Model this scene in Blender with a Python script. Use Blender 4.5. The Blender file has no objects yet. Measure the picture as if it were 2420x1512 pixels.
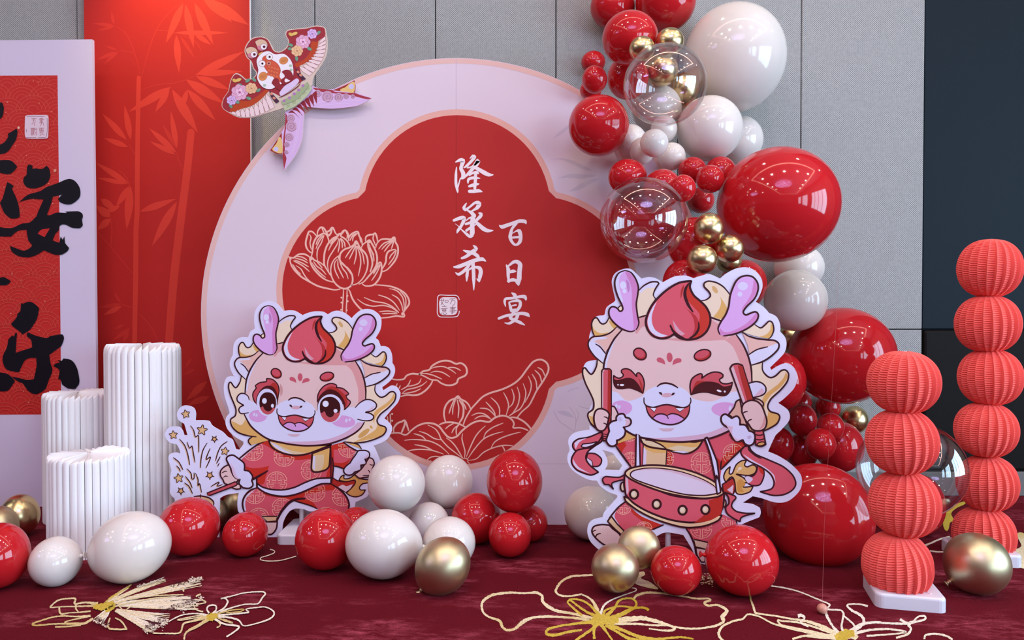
# tuned light levels
EXPOSURE = -0.47
P_DOWN = 19.0
P_WASH = 110.0
E_CHAND = 11.0
E_COVE = 14.0
E_DAY = 16.0
VERBOSE = False
import bpy, bmesh, math, random
from mathutils import Vector, Matrix
from mathutils.geometry import tessellate_polygon
random.seed(7)
SC = bpy.context.scene
COL = SC.collection

# ------------------------------------------------------------------ camera
F = 1750.0            # focal length in pixels of the 2420 x 1512 frame
CAMZ = 0.87
PITCH = math.radians(0.982)
cam_d = bpy.data.cameras.new('camera'); cam_d.sensor_width = 36.0
cam_d.lens = F / 2420 * 36.0; cam_d.clip_start = 0.05
cam = bpy.data.objects.new('camera', cam_d); COL.objects.link(cam)
cam.location = (0, 0, CAMZ); cam.rotation_euler = (math.pi / 2 - PITCH, 0, 0)
SC.camera = cam
CP, SP = math.cos(PITCH), math.sin(PITCH)

# ------------------------------------------------------------------ view, world, large lights
SC.view_settings.view_transform = 'Standard'
SC.view_settings.look = 'None'
SC.view_settings.gamma = 1.0
SC.view_settings.exposure = EXPOSURE
SC.view_settings.use_curve_mapping = False
W = bpy.data.worlds.new('hall_ambient'); SC.world = W; W.use_nodes = True
W.node_tree.nodes['Background'].inputs[0].default_value = (0.80, 0.78, 0.86, 1)
W.node_tree.nodes['Background'].inputs[1].default_value = 0.25
try:
    SC.cycles.max_bounces = 8; SC.cycles.transparent_max_bounces = 16
    SC.cycles.sample_clamp_indirect = 6.0
    SC.cycles.use_denoising = True
except Exception:
    pass

def lamp(name, kind, loc, power, color, size=0.1, target=None, spread=None, spot=None, sizey=None, blend=0.6):
    d = bpy.data.lights.new(name, kind); d.energy = power; d.color = color
    if kind == 'AREA':
        d.size = size
        if sizey: d.shape = 'RECTANGLE'; d.size_y = sizey
        else: d.shape = 'DISK'
        if spread: d.spread = spread
    elif kind == 'SPOT':
        d.spot_size = spot; d.spot_blend = blend; d.shadow_soft_size = size
    else: d.shadow_soft_size = size
    o = bpy.data.objects.new(name, d); COL.objects.link(o); o.location = loc
    if target is not None:
        o.rotation_euler = (Vector(target) - Vector(loc)).to_track_quat('-Z', 'Y').to_euler()
    return o
CEIL = 4.0
WARM = (0.94, 0.93, 0.83)
# ceiling downlights (seen as the star points in every balloon)
for x in (-3.9, -1.9, 0.1, 2.1, 4.1):
    lamp('downlight', 'AREA', (x, 2.75, CEIL - 0.02), P_DOWN * (0.12 if x < 0 else 0.3), WARM, 0.14)
for x in (-1.3, -0.2, 0.9, 2.0, 3.1):
    lamp('downlight', 'AREA', (x, 1.0, CEIL - 0.02), P_DOWN, WARM, 0.16)
for x in (-1.6, 3.3):
    for y in (-0.4, -1.8, -3.4):
        lamp('downlight', 'AREA', (x, y, CEIL - 0.02), P_DOWN, WARM, 0.16)
for x, y in ((-4.6, 1.0), (-6.2, 1.0), (-5.2, -0.8), (-5.2, -3.0), (-8.8, 0.4), (-9.4, -2.0)):
    lamp('downlight', 'AREA', (x, y, CEIL - 0.02), P_DOWN, WARM, 0.16)
# wall washer right above the red banner
lamp('wall_washer', 'SPOT', (-1.50, 2.95, 3.0), P_WASH, (1.0, 0.80, 0.25), 0.05, target=(-1.52, 3.36, 2.25), spot=math.radians(54), blend=1.0)

# ------------------------------------------------------------------ helpers
def lin(h):
    h = h.lstrip('#'); out = []
    for i in (0, 2, 4):
        c = int(h[i:i+2], 16) / 255
        out.append(c / 12.92 if c <= 0.04045 else ((c + 0.055) / 1.055) ** 2.4)
    return (*out, 1.0)

def new_mat(name):
    m = bpy.data.materials.new(name); m.use_nodes = True
    return m, m.node_tree.nodes, m.node_tree.links, m.node_tree.nodes['Principled BSDF']

PRINT = {}
def pm(col):
    """matt printed ink of one colour"""
    if col not in PRINT:
        m, n, l, b = new_mat('print_' + col.lstrip('#'))
        b.inputs['Base Color'].default_value = lin(col)
        b.inputs['Roughness'].default_value = 0.55
        b.inputs['Specular IOR Level'].default_value = 0.25
        PRINT[col] = m
    return PRINT[col]

def pix_ray(px, py):
    x = (px - 1210) / F; y = -(py - 756) / F
    # camera axes: right=(1,0,0) up=(0,SP,CP) forward=(0,CP,-SP)
    return Vector((x, CP + y * SP, -SP + y * CP))
CAMP = Vector((0, 0, CAMZ))
def at(px, py, Y):
    r = pix_ray(px, py); return CAMP + r * (Y / r.y)
def on_plane(px, py, p0, nrm):
    r = pix_ray(px, py); return CAMP + r * ((p0 - CAMP).dot(nrm) / r.dot(nrm))
def on_floor(px, py, z=0.0):
    r = pix_ray(px, py); return CAMP + r * ((z - CAMZ) / r.z)

def mesh_obj(name, verts, faces, mats, parent=None, midx=None, smooth=False, loc=None):
    me = bpy.data.meshes.new(name); me.from_pydata([tuple(v) for v in verts], [], faces)
    for m in (mats if isinstance(mats, (list, tuple)) else [mats]): me.materials.append(m)
    if midx: me.polygons.foreach_set('material_index', midx)
    if smooth: me.polygons.foreach_set('use_smooth', [True] * len(me.polygons))
    me.update()
    o = bpy.data.objects.new(name, me); COL.objects.link(o)
    if parent is not None: o.parent = parent
    if loc is not None: o.location = loc
    return o
def tag(o, label=None, cat=None, group=None, kind=None):
    if label: o['label'] = label
    if cat: o['category'] = cat
    if group: o['group'] = group
    if kind: o['kind'] = kind
    return o
def thing(name, loc, label, cat, group=None):
    o = bpy.data.objects.new(name, None); COL.objects.link(o); o.location = loc
    o.empty_display_size = 0.05
    return tag(o, label, cat, group)
def bm_obj(name, bm, mats, parent=None, loc=None, smooth=False):
    me = bpy.data.meshes.new(name); bm.to_mesh(me); bm.free()
    for m in (mats if isinstance(mats, (list, tuple)) else [mats]): me.materials.append(m)
    if smooth: me.polygons.foreach_set('use_smooth', [True] * len(me.polygons))
    o = bpy.data.objects.new(name, me); COL.objects.link(o)
    if parent is not None: o.parent = parent
    if loc is not None: o.location = loc
    return o
def box_bm(x0, x1, y0, y1, z0, z1, bev=0.0, seg=2):
    bm = bmesh.new(); bmesh.ops.create_cube(bm, size=1.0)
    for v in bm.verts:
        v.co = Vector((x0 + (v.co.x + .5) * (x1 - x0), y0 + (v.co.y + .5) * (y1 - y0), z0 + (v.co.z + .5) * (z1 - z0)))
    if bev: bmesh.ops.bevel(bm, geom=list(bm.edges), offset=bev, segments=seg, profile=.5, affect='EDGES')
    return bm
def slab_bm(w, d, h, rc, rt, seg=5):
    # rounded slab: corner radius rc in plan, softened top rim rt
    bm = box_bm(-w, w, -d, d, 0, h)
    bmesh.ops.bevel(bm, geom=[e for e in bm.edges if abs(e.verts[0].co.z - e.verts[1].co.z) > h*.5], offset=rc, segments=seg, profile=.5, affect='EDGES')
    bmesh.ops.bevel(bm, geom=[e for e in bm.edges if min(v.co.z for v in e.verts) > h*.9], offset=rt, segments=3, profile=.5, affect='EDGES')
    return bm
def tube(pts, r, seg=10, cap=True):
    vs, fs = [], []; n = len(pts)
    for i, p in enumerate(pts):
        p = Vector(p); a = Vector(pts[max(i-1, 0)]); b = Vector(pts[min(i+1, n-1)])
        t = (b - a).normalized(); u = t.orthogonal().normalized(); w = t.cross(u)
        rr = r[i] if isinstance(r, (list, tuple)) else r
        for k in range(seg):
            an = 2 * math.pi * k / seg
            vs.append(p + u * (rr * math.cos(an)) + w * (rr * math.sin(an)))
    for i in range(n - 1):
        for k in range(seg):
            k2 = (k + 1) % seg
            fs.append((i*seg+k, i*seg+k2, (i+1)*seg+k2, (i+1)*seg+k))
    if cap: fs.append(tuple(range(seg))[::-1]); fs.append(tuple(range((n-1)*seg, n*seg)))
    return vs, fs

# ---- flat print: shapes are read in the pixel frames of the photo's zoomed crops and laid on a board's real plane
FR = {'a': (540, 700, 5.762), 'b': (540, 850, 5.762), 'c': (380, 690, 2.52), 'd': (380, 930, 4.2), 'e': (560, 1020, 5.6),
      'g': (1330, 610, 2.0717), 'h': (1360, 620, 6.873), 'i': (1620, 620, 6.873), 'j': (1370, 820, 6.3), 'k': (1600, 820, 5.6),
      'l': (1330, 1000, 4.58), 'm': (1600, 1000, 4.58), 'n': (500, 40, 3.98), 'o': (1020, 350, 7.2), 'p': (1020, 560, 6.574),
      'q': (660, 520, 6.05), 'r': (900, 830, 5.4), 's': (0, 220, 5.4), 't': (0, 500, 6.3), 'u': (0, 700, 6.3),
      'v': (0, 0, 3.024), 'w': (0, 480, 3.024), 'x': (0, 1300, 3.457), 'y': (1050, 1300, 3.227), 'z': (1650, 1150, 3.143),
      'P': (0, 0, 1.0), 'f': (1280, 200, 5.815), '5': (1280, 850, 3.688)}
AFF = None
def fit_affine(pairs):
    # least squares x' = ax+by+c (and y')
    def solve(rows, rhs):
        A = [[sum(r[i]*r[j] for r in rows) for j in range(3)] + [sum(r[i]*t for r, t in zip(rows, rhs))] for i in range(3)]
        for i in range(3):
            p = max(range(i, 3), key=lambda k: abs(A[k][i])); A[i], A[p] = A[p], A[i]
            for k in range(3):
                if k != i:
                    f = A[k][i] / A[i][i]; A[k] = [u - f*v for u, v in zip(A[k], A[i])]
        return [A[i][3] / A[i][i] for i in range(3)]
    rows = [(p[0][0], p[0][1], 1.0) for p in pairs]
    return solve(rows, [p[1][0] for p in pairs]), solve(rows, [p[1][1] for p in pairs])
def conv(fr, x, y):
    if fr in 'AB' and AFF:
        x0, y0, s = FR[fr.lower()]; X, Y = x0 + x/s, y0 + y/s
        return (AFF[0][0]*X + AFF[0][1]*Y + AFF[0][2], AFF[1][0]*X + AFF[1][1]*Y + AFF[1][2])
    x0, y0, s = FR[fr]; return (x0 + x/s, y0 + y/s)
def parse(fr, txt):
    """'x,y x,y! @b x,y ...' -> photo pixels, corner flags (! = corner, @f = switch frame), widths"""
    pts, cor, wid = [], [], []
    for t in txt.split():
        if t[0] == '@': fr = t[1]; continue
        c = t.endswith('!'); q = [float(v) for v in t.rstrip('!').split(',')]
        pts.append(conv(fr, q[0], q[1])); cor.append(c)
        wid.append(q[2] / FR[fr.lower() if fr in 'AB' else fr][2] if len(q) > 2 else None)
    return pts, cor, wid
def curve(pts, cor, closed, step=3.0, extra=None):
    n = len(pts); out, ex = [], []
    def tan(i):
        if cor[i]: return (0.0, 0.0)
        if not closed and i in (0, n-1): return (0.0, 0.0)
        a, b, c = pts[i-1], pts[i], pts[(i+1) % n]
        d1 = math.hypot(b[0]-a[0], b[1]-a[1]); d2 = math.hypot(c[0]-b[0], c[1]-b[1])
        tx, ty = c[0]-a[0], c[1]-a[1]; L = math.hypot(tx, ty) or 1.0
        m = min(d1, d2) if min(d1, d2) > .35 * max(d1, d2) else .35 * max(d1, d2)
        m = min(m, 1.6 * min(d1, d2))
        return (tx/L*m, ty/L*m)
    T = [tan(i) for i in range(n)]
    for i in range(n if closed else n-1):
        j = (i+1) % n; p, q, m0, m1 = pts[i], pts[j], T[i], T[j]
        k = max(1, min(12, int(math.hypot(q[0]-p[0], q[1]-p[1]) / step + .5)))
        for s in range(k):
            t = s / k; t2, t3 = t*t, t*t*t
            h0, h1, h2, h3 = 2*t3-3*t2+1, t3-2*t2+t, -2*t3+3*t2, t3-t2
            out.append((h0*p[0]+h1*m0[0]+h2*q[0]+h3*m1[0], h0*p[1]+h1*m0[1]+h2*q[1]+h3*m1[1]))
            if extra: ex.append(extra[i]*(1-t) + extra[j]*t)
    if not closed:
        out.append(pts[-1])
        if extra: ex.append(extra[-1])
    return (out, ex) if extra else out
def inside(p, poly):
    x, y = p; r = False; n = len(poly)
    for i in range(n):
        x1, y1 = poly[i]; x2, y2 = poly[i-1]
        if (y1 > y) != (y2 > y) and x < (x2-x1)*(y-y1)/(y2-y1) + x1: r = not r
    return r
def tess(loops):
    L = [[Vector((p[0], p[1], 0)) for p in lp] for lp in loops]
    return tessellate_polygon(L)

OUT = '#3b0b16'
class Plane:
    """a real plane in the room that print is laid on, layer over layer (0.008 mm of ink each)"""
    def __init__(s, p0, nrm, step=0.000008, base=0.0002, floor=False):
        s.p0, s.n, s.step, s.k, s.base, s.floor = Vector(p0), Vector(nrm).normalized(), step, 0.0, base, floor
    def pt(s, px, py, off=0.0): return on_plane(px, py, s.p0, s.n) + s.n * off
    def next(s, step=None): s.k += step or s.step; return s.base + s.k
class Ink:
    """collects printed shapes of one drawn part and links them as one mesh"""
    def __init__(s, plane, name, parent, fr='P', clip=None, flat=False):
        s.pl, s.name, s.par, s.fr, s.clip = plane, name, parent, fr, clip
        s.flat, s.lev = flat, None      # flat: thinner layers of ink
        s.v, s.f, s.mi, s.mats = [], [], [], []
        s.org = Vector((0, 0, 0)); q = parent
        while q is not None: s.org += Vector(q.location); q = q.parent
    def _m(s, col):
        m = pm(col) if isinstance(col, str) else col
        if m not in s.mats: s.mats.append(m)
        return s.mats.index(m)
    def _add(s, pts, tris, col):
        off = s.pl.next(.000006 if s.flat and s.lev else None); s.lev = off; b = len(s.v); mi = s._m(col)
        s.v += [s.pl.pt(p[0], p[1], off) for p in pts]
        for t in tris: s.f.append(tuple(b + i for i in t)); s.mi.append(mi)
    def poly(s, pts, col, holes=()):
        s._add([p for lp in (pts, *holes) for p in lp], tess([pts, *holes]), col)
    def fill(s, txt, col, out=None, w=1.6, fr=None, sharp=False):
        pts, cor, _ = parse(fr or s.fr, txt)
        c = pts if sharp else curve(pts, cor, True)
        s.poly(c, col)
        if out: s.ribbon(c, [w] * len(c), out, True)
        return c
    def line(s, txt, col, w=1.6, fr=None, taper=0.5, closed=False, sharp=False):
        pts, cor, wid = parse(fr or s.fr, txt)
        W_ = [w if q is None else q for q in wid]
        if sharp: c, ws = pts, W_
        else: c, ws = curve(pts, cor, closed, extra=W_)
        if not closed and wid[0] is None and taper < 1:
            n = len(ws)
            if col == OUT: taper = max(taper, .6)
            ln = min(max(2, n // 4), 9) if col == OUT else max(1, (n-1) / 4)
            ws = [x * (taper + (1-taper) * min(1, min(i, n-1-i) / ln)) for i, x in enumerate(ws)]
        s.ribbon(c, ws, col, closed)
    def ribbon(s, c, ws, col, closed=False, jit=0.0):
        if col == OUT: ws = [w * getattr(s.pl, 'wm', 1.0) for w in ws]
        runs = [c]; wr = [ws]
        if s.clip:
            runs, wr, cur, cw = [], [], [], []
            for p, w in zip(c + ([c[0]] if closed else []), ws + ([ws[0]] if closed else [])):
                if inside(p, s.clip): cur.append(p); cw.append(w)
                else:
                    if len(cur) > 1: runs.append(cur); wr.append(cw)
                    cur, cw = [], []
            if len(cur) > 1: runs.append(cur); wr.append(cw)
            closed = False
        for c, ws in zip(runs, wr):
            n = len(c); pts, tr = [], []
            for i in range(n):
                a = c[i-1] if (i or closed) else c[i]; b = c[(i+1) % n] if (i < n-1 or closed) else c[i]
                tx, ty = b[0]-a[0], b[1]-a[1]; L = math.hypot(tx, ty) or 1.0
                nx, ny = -ty/L, tx/L; h1 = h2 = ws[i] / 2
                if jit:
                    h1 *= 1 + random.uniform(-jit, jit); h2 *= 1 + random.uniform(-jit, jit)
                pts += [(c[i][0]+nx*h1, c[i][1]+ny*h1), (c[i][0]-nx*h2, c[i][1]-ny*h2)]
            for i in range(n if closed else n-1):
                j = (i+1) % n; tr += [(2*i, 2*i+1, 2*j+1), (2*i, 2*j+1, 2*j)]
            # round ends
            if not closed:
                for i, j in ((0, 1), (n-1, n-2)):
                    if ws[i] < 0.8 or jit: continue
                    tx, ty = c[i][0]-c[j][0], c[i][1]-c[j][1]; L = math.hypot(tx, ty) or 1.0
                    b = len(pts); a0 = math.atan2(ty, tx)
                    pts.append(c[i])
                    for k in range(7):
                        an = a0 - math.pi/2 + math.pi*k/6
                        pts.append((c[i][0]+math.cos(an)*ws[i]/2, c[i][1]+math.sin(an)*ws[i]/2))
                    tr += [(b, b+1+k, b+2+k) for k in range(6)]
            s._add(pts, tr, col)
    def ell(s, cx, cy, rx, ry, col, rot=0, out=None, w=1.6, fr=None, n=28):
        f = fr or s.fr; r = math.radians(rot); pts = []
        for k in range(n):
            a = 2*math.pi*k/n; x, y = rx*math.cos(a), ry*math.sin(a)
            pts.append(conv(f, cx + x*math.cos(r) - y*math.sin(r), cy + x*math.sin(r) + y*math.cos(r)))
        if col: s.poly(pts, col)
        if out: s.ribbon(pts, [w]*n, out, True)
    def done(s):
        if not s.v: return None
        o = mesh_obj(s.name, [v - s.org for v in s.v], s.f, s.mats, s.par, s.mi)
        return o
def board(name, plane, outline, thick, mat, parent, holes=()):
    """a cut board: front on the plane, real thickness behind it"""
    org = Vector(parent.location) if parent else Vector((0, 0, 0))
    loops = [outline, *holes]; flat = [p for lp in loops for p in lp]; n = len(flat)
    tr = tess(loops)
    v = [plane.pt(*p) - org for p in flat]; v += [p - plane.n * thick for p in v]
    f = []; b = 0
    for t in tr:
        a, c, d = (v[i] for i in t)
        t = tuple(t) if (c - a).cross(d - a).dot(plane.n) > 0 else tuple(t)[::-1]
        f.append(t); f.append(tuple(i + n for i in t[::-1]))
    for lp in loops:
        m = len(lp)
        for i in range(m):
            j = (i+1) % m; f.append((b+i, b+j, b+j+n, b+i+n))
        b += m
    o = mesh_obj(name, v, f, mat, parent)
    bm = bmesh.new(); bm.from_mesh(o.data); bmesh.ops.recalc_face_normals(bm, faces=bm.faces); bm.to_mesh(o.data); bm.free()
    return o

# ------------------------------------------------------------------ materials
def tex_coord(n, l, kind='Object', scale=(1, 1, 1), rot=(0, 0, 0)):
    tc = n.new('ShaderNodeTexCoord'); mp = n.new('ShaderNodeMapping')
    mp.inputs['Scale'].default_value = scale; mp.inputs['Rotation'].default_value = rot
    l.new(tc.outputs[kind], mp.inputs['Vector']); return mp.outputs['Vector']
def math_node(n, l, op, a, b=None):
    m = n.new('ShaderNodeMath'); m.operation = op
    for i, q in enumerate((a, b)):
        if q is None: continue
        if isinstance(q, (int, float)): m.inputs[i].default_value = q
        else: l.new(q, m.inputs[i])
    return m.outputs[0]
def ramp(n, l, fac, stops):
    r = n.new('ShaderNodeValToRGB'); e = r.color_ramp.elements
    while len(e) < len(stops): e.new(0.5)
    for el, (p, c) in zip(e, stops): el.position = p; el.color = c
    l.new(fac, r.inputs[0]); return r.outputs[0]
def noise(n, l, vec, scale, detail=3, rough=.5):
    t = n.new('ShaderNodeTexNoise'); t.inputs['Scale'].default_value = scale
    t.inputs['Detail'].default_value = detail; t.inputs['Roughness'].default_value = rough
    l.new(vec, t.inputs['Vector']); return t.outputs['Fac']
def bump(n, l, b, h, strength, dist=0.001):
    bp = n.new('ShaderNodeBump'); bp.inputs['Strength'].default_value = strength; bp.inputs['Distance'].default_value = dist
    l.new(h, bp.inputs['Height']); l.new(bp.outputs[0], b.inputs['Normal'])
def plain(name, col, rough=.5, metal=0.0, spec=.5, grain=0.0, gscale=60):
    m, n, l, b = new_mat(name)
    b.inputs['Base Color'].default_value = lin(col); b.inputs['Roughness'].default_value = rough
    b.inputs['Metallic'].default_value = metal; b.inputs['Specular IOR Level'].default_value = spec
    if grain:
        v = tex_coord(n, l); bump(n, l, b, noise(n, l, v, gscale), grain)
    return m
# woven wall fabric: two sets of threads
def fabric(name, c1, c2, k=640.0):
    m, n, l, b = new_mat(name)
    v = tex_coord(n, l); sx = n.new('ShaderNodeSeparateXYZ'); l.new(v, sx.inputs[0])
    a = math_node(n, l, 'SINE', math_node(n, l, 'MULTIPLY', sx.outputs[0], k))
    c = math_node(n, l, 'SINE', math_node(n, l, 'MULTIPLY', sx.outputs[2], k * 1.1))
    p = math_node(n, l, 'ADD', math_node(n, l, 'MULTIPLY', math_node(n, l, 'MULTIPLY', a, c), .5), .5)
    nz = noise(n, l, v, 90, 2)
    f = math_node(n, l, 'ADD', math_node(n, l, 'MULTIPLY', p, .75), math_node(n, l, 'MULTIPLY', nz, .25))
    col = ramp(n, l, f, [(0.15, lin(c1)), (0.8, lin(c2))]); l.new(col, b.inputs['Base Color'])
    b.inputs['Roughness'].default_value = .75; b.inputs['Specular IOR Level'].default_value = .3
    bump(n, l, b, p, .5, .0015); return m
M_FAB = fabric('woven_fabric', '#6a6a68', '#bcbcba')
M_BLUE = plain('blue_panel', '#0f1c25', .6, 0, .15, .15, 400)
M_DARK = plain('dark_leather', '#120d0c', .6, 0, .12, .25, 300)
M_SEAM = plain('seam_dark', '#141315', .8)
M_SKIRT = plain('skirting_grey', '#6b6764', .6)
def carpet():
    m, n, l, b = new_mat('maroon_carpet')
    v = tex_coord(n, l); v2 = tex_coord(n, l, scale=(1.0, 2.6, 1), rot=(0, 0, .5))
    n1 = noise(n, l, v2, 2.2, 6, .62); fine = noise(n, l, v, 260, 2, .6); mid = noise(n, l, v2, 16, 4, .7)
    st = math_node(n, l, 'MULTIPLY', ramp(n, l, n1, [(.50, (0, 0, 0, 1)), (.66, (1, 1, 1, 1))]), ramp(n, l, mid, [(.42, (0, 0, 0, 1)), (.68, (1, 1, 1, 1))]))
    mx = n.new('ShaderNodeMix'); mx.data_type = 'RGBA'
    l.new(st, mx.inputs[0]); mx.inputs[6].default_value = lin('#640e1b'); mx.inputs[7].default_value = lin('#b04a5c')
    mul = n.new('ShaderNodeMix'); mul.data_type = 'RGBA'; mul.blend_type = 'MULTIPLY'; mul.inputs[0].default_value = 1
    l.new(mx.outputs[2], mul.inputs[6]); l.new(ramp(n, l, fine, [(.25, (.55, .55, .55, 1)), (.7, (1.15, 1.15, 1.15, 1))]), mul.inputs[7])
    l.new(mul.outputs[2], b.inputs['Base Color']); b.inputs['Roughness'].default_value = .95
    b.inputs['Specular IOR Level'].default_value = .1
    bump(n, l, b, fine, .6, .003); return m
M_CARPET = carpet()
def yarn(name, c1, c2, sc=3.0):
    m, n, l, b = new_mat(name); v = tex_coord(n, l)
    f = noise(n, l, v, sc, 3); fine = noise(n, l, v, 240, 2, .6)
    mul = n.new('ShaderNodeMix'); mul.data_type = 'RGBA'; mul.blend_type = 'MULTIPLY'; mul.inputs[0].default_value = 1
    l.new(ramp(n, l, f, [(.34, lin(c1)), (.52, lin(c2))]), mul.inputs[6])
    l.new(ramp(n, l, fine, [(.25, (.6, .6, .6, 1)), (.7, (1.1, 1.1, 1.1, 1))]), mul.inputs[7])
    l.new(mul.outputs[2], b.inputs['Base Color'])
    b.inputs['Roughness'].default_value = .9; b.inputs['Specular IOR Level'].default_value = .1
    return m
M_GOLDYARN = yarn('gold_yarn', '#c8a63c', '#f0dfb4', 2.2)
M_CREAMYARN = yarn('cream_yarn', '#e6d2ad', '#f5ead4')
M_YELLOWYARN = yarn('yellow_yarn', '#b8972a', '#d2b548')
def latex(name, col, rough=.09, trans=0.0, var=0.0):
    m, n, l, b = new_mat(name)
    b.inputs['Base Color'].default_value = lin(col); b.inputs['Roughness'].default_value = rough
    b.inputs['Specular IOR Level'].default_value = .5
    if trans:
        b.inputs['Subsurface Weight'].default_value = trans; b.inputs['Subsurface Radius'].default_value = (1, .8, .65)
        b.inputs['Subsurface Scale'].default_value = .03
    return m
M_RED = latex('red_latex', '#bf1e24', .07)
M_WHITE = latex('white_latex', '#e0d7cf', .10)
def chrome(name, col, rough):
    m, n, l, b = new_mat(name); b.inputs['Base Color'].default_value = lin(col)
    b.inputs['Metallic'].default_value = 1.0; b.inputs['Roughness'].default_value = rough; return m
M_GOLD = chrome('gold_chrome_latex', '#d9c492', .27)
M_SATIN = chrome('gold_satin_latex', '#cdbd97', .40)
def clear():
    m = bpy.data.materials.new('clear_film'); m.use_nodes = True; n, l = m.node_tree.nodes, m.node_tree.links
    n.clear(); out = n.new('ShaderNodeOutputMaterial'); mx = n.new('ShaderNodeMixShader'); t = n.new('ShaderNodeBsdfTransparent')
    g = n.new('ShaderNodeBsdfGlossy'); g.inputs['Roughness'].default_value = .02
    t.inputs[0].default_value = (.95, .94, .95, 1)
    fr = n.new('ShaderNodeLayerWeight'); fr.inputs['Blend'].default_value = .22
    f2 = math_node(n, l, 'ADD', math_node(n, l, 'MULTIPLY', fr.outputs['Facing'], .62), .10)
    # facing rises toward the rim, where the film is seen edge-on
    l.new(math_node(n, l, 'MINIMUM', f2, .6), mx.inputs[0]); l.new(t.outputs[0], mx.inputs[1]); l.new(g.outputs[0], mx.inputs[2])
    l.new(mx.outputs[0], out.inputs[0]); return m
M_CLEAR = clear()
M_PAPER = plain('white_paper', '#f6f3f2', .8, 0, .2, .1, 300)
M_LANT = plain('coral_paper', '#f4655c', .7, 0, .25, .1, 500)
M_PLASTIC = plain('white_plastic', '#dcd9e2', .35)
M_EDGE = plain('foam_edge', '#e9dfe6', .7)
M_FOAM = plain('cutout_white', '#e2def6', .5, 0, .3)
M_ROOM = plain('hall_plaster', '#b9b3ab', .8)
M_CEIL = plain('hall_ceiling', '#d9d4d0', .8)
def emit(name, col, st, spark=0.0):
    m = bpy.data.materials.new(name); m.use_nodes = True; n, l = m.node_tree.nodes, m.node_tree.links
    n.clear(); out = n.new('ShaderNodeOutputMaterial'); e = n.new('ShaderNodeEmission')
    e.inputs[0].default_value = (*col, 1); e.inputs[1].default_value = st
    if spark:
        v = tex_coord(n, l); vo = n.new('ShaderNodeTexVoronoi'); vo.inputs['Scale'].default_value = spark
        l.new(v, vo.inputs['Vector'])
        c = ramp(n, l, vo.outputs['Distance'], [(.12, (3.0, 3.0, 3.0, 1)), (.4, (.7, .7, .7, 1))])
        l.new(math_node(n, l, 'MULTIPLY', c, st), e.inputs[1])
    l.new(e.outputs[0], out.inputs[0]); return m
M_CHAND = emit('chandelier_crystal', (.58, .47, 1.0), E_CHAND, 4.0)
M_COVE = emit('cove_glow', (1.0, .62, .50), E_COVE)
M_DAY = emit('daylit_pane', (.52, .77, 1.0), E_DAY)

# ------------------------------------------------------------------ room
WY = 3.42      # back wall
def struct(o): o['kind'] = 'structure'; return o
fl = mesh_obj('floor', [(-14, -16, 0), (5, -16, 0), (5, WY + .1, 0), (-14, WY + .1, 0)], [(0, 1, 2, 3)], M_CARPET); struct(fl)
ce = mesh_obj('ceiling', [(-14, -16, CEIL), (5, -16, CEIL), (5, WY + .1, CEIL), (-14, WY + .1, CEIL)], [(3, 2, 1, 0)], M_CEIL); struct(ce)
for nm, a in (('wall_left', ((-14, -16), (-14, WY + .1))), ('wall_front', ((-14, -16), (5, -16)))):
    (x0, y0), (x1, y1) = a
    struct(mesh_obj(nm, [(x0, y0, 0), (x1, y1, 0), (x1, y1, CEIL), (x0, y0, CEIL)], [(0, 1, 2, 3)], M_ROOM))
# cove strips along the edge of the ceiling coffer
cv = [(-2.1, 2.05), (3.6, 2.05), (3.6, -9), (-2.1, -9)]
vs, fs = [], []
for i in range(4):
    a, b = Vector((*cv[i], 0)), Vector((*cv[(i+1) % 4], 0)); d = (b - a).normalized(); nn = Vector((-d.y, d.x, 0)) * .05
    k = len(vs); vs += [a + nn, a - nn, b - nn, b + nn]; fs.append((k, k+1, k+2, k+3))
struct(mesh_obj('trim_1', [v + Vector((0, 0, CEIL - .03)) for v in vs], fs, M_COVE))
for i, (x, y, rx, ry) in enumerate(((.3, -1.4, 1.15, 1.0), (-7.2, -1.4, 1.15, 1.0))):
    t = thing('chandelier', (x, y, CEIL - .25), 'oval crystal chandelier glowing violet over the ' + ('near' if i == 0 else 'far') + ' bay of the hall', 'chandelier')
    vv, ff = [], []
    for ring, (q, z) in enumerate(((1.0, 0.1), (.97, -.05), (.6, -.16), (.25, -.2))):
        for k in range(40): an = 2*math.pi*k/40; vv.append((rx*q*math.cos(an), ry*q*math.sin(an), z))
        if ring:
            for k in range(40): ff.append(((ring-1)*40+k, (ring-1)*40+(k+1) % 40, ring*40+(k+1) % 40, ring*40+k))
    ff.append(tuple(range(120, 160)))
    mesh_obj('crystal_drops', vv, ff, M_CHAND, t)
    bm_obj('stem', box_bm(-.05, .05, -.05, .05, 0, .25), M_ROOM, t)
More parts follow.
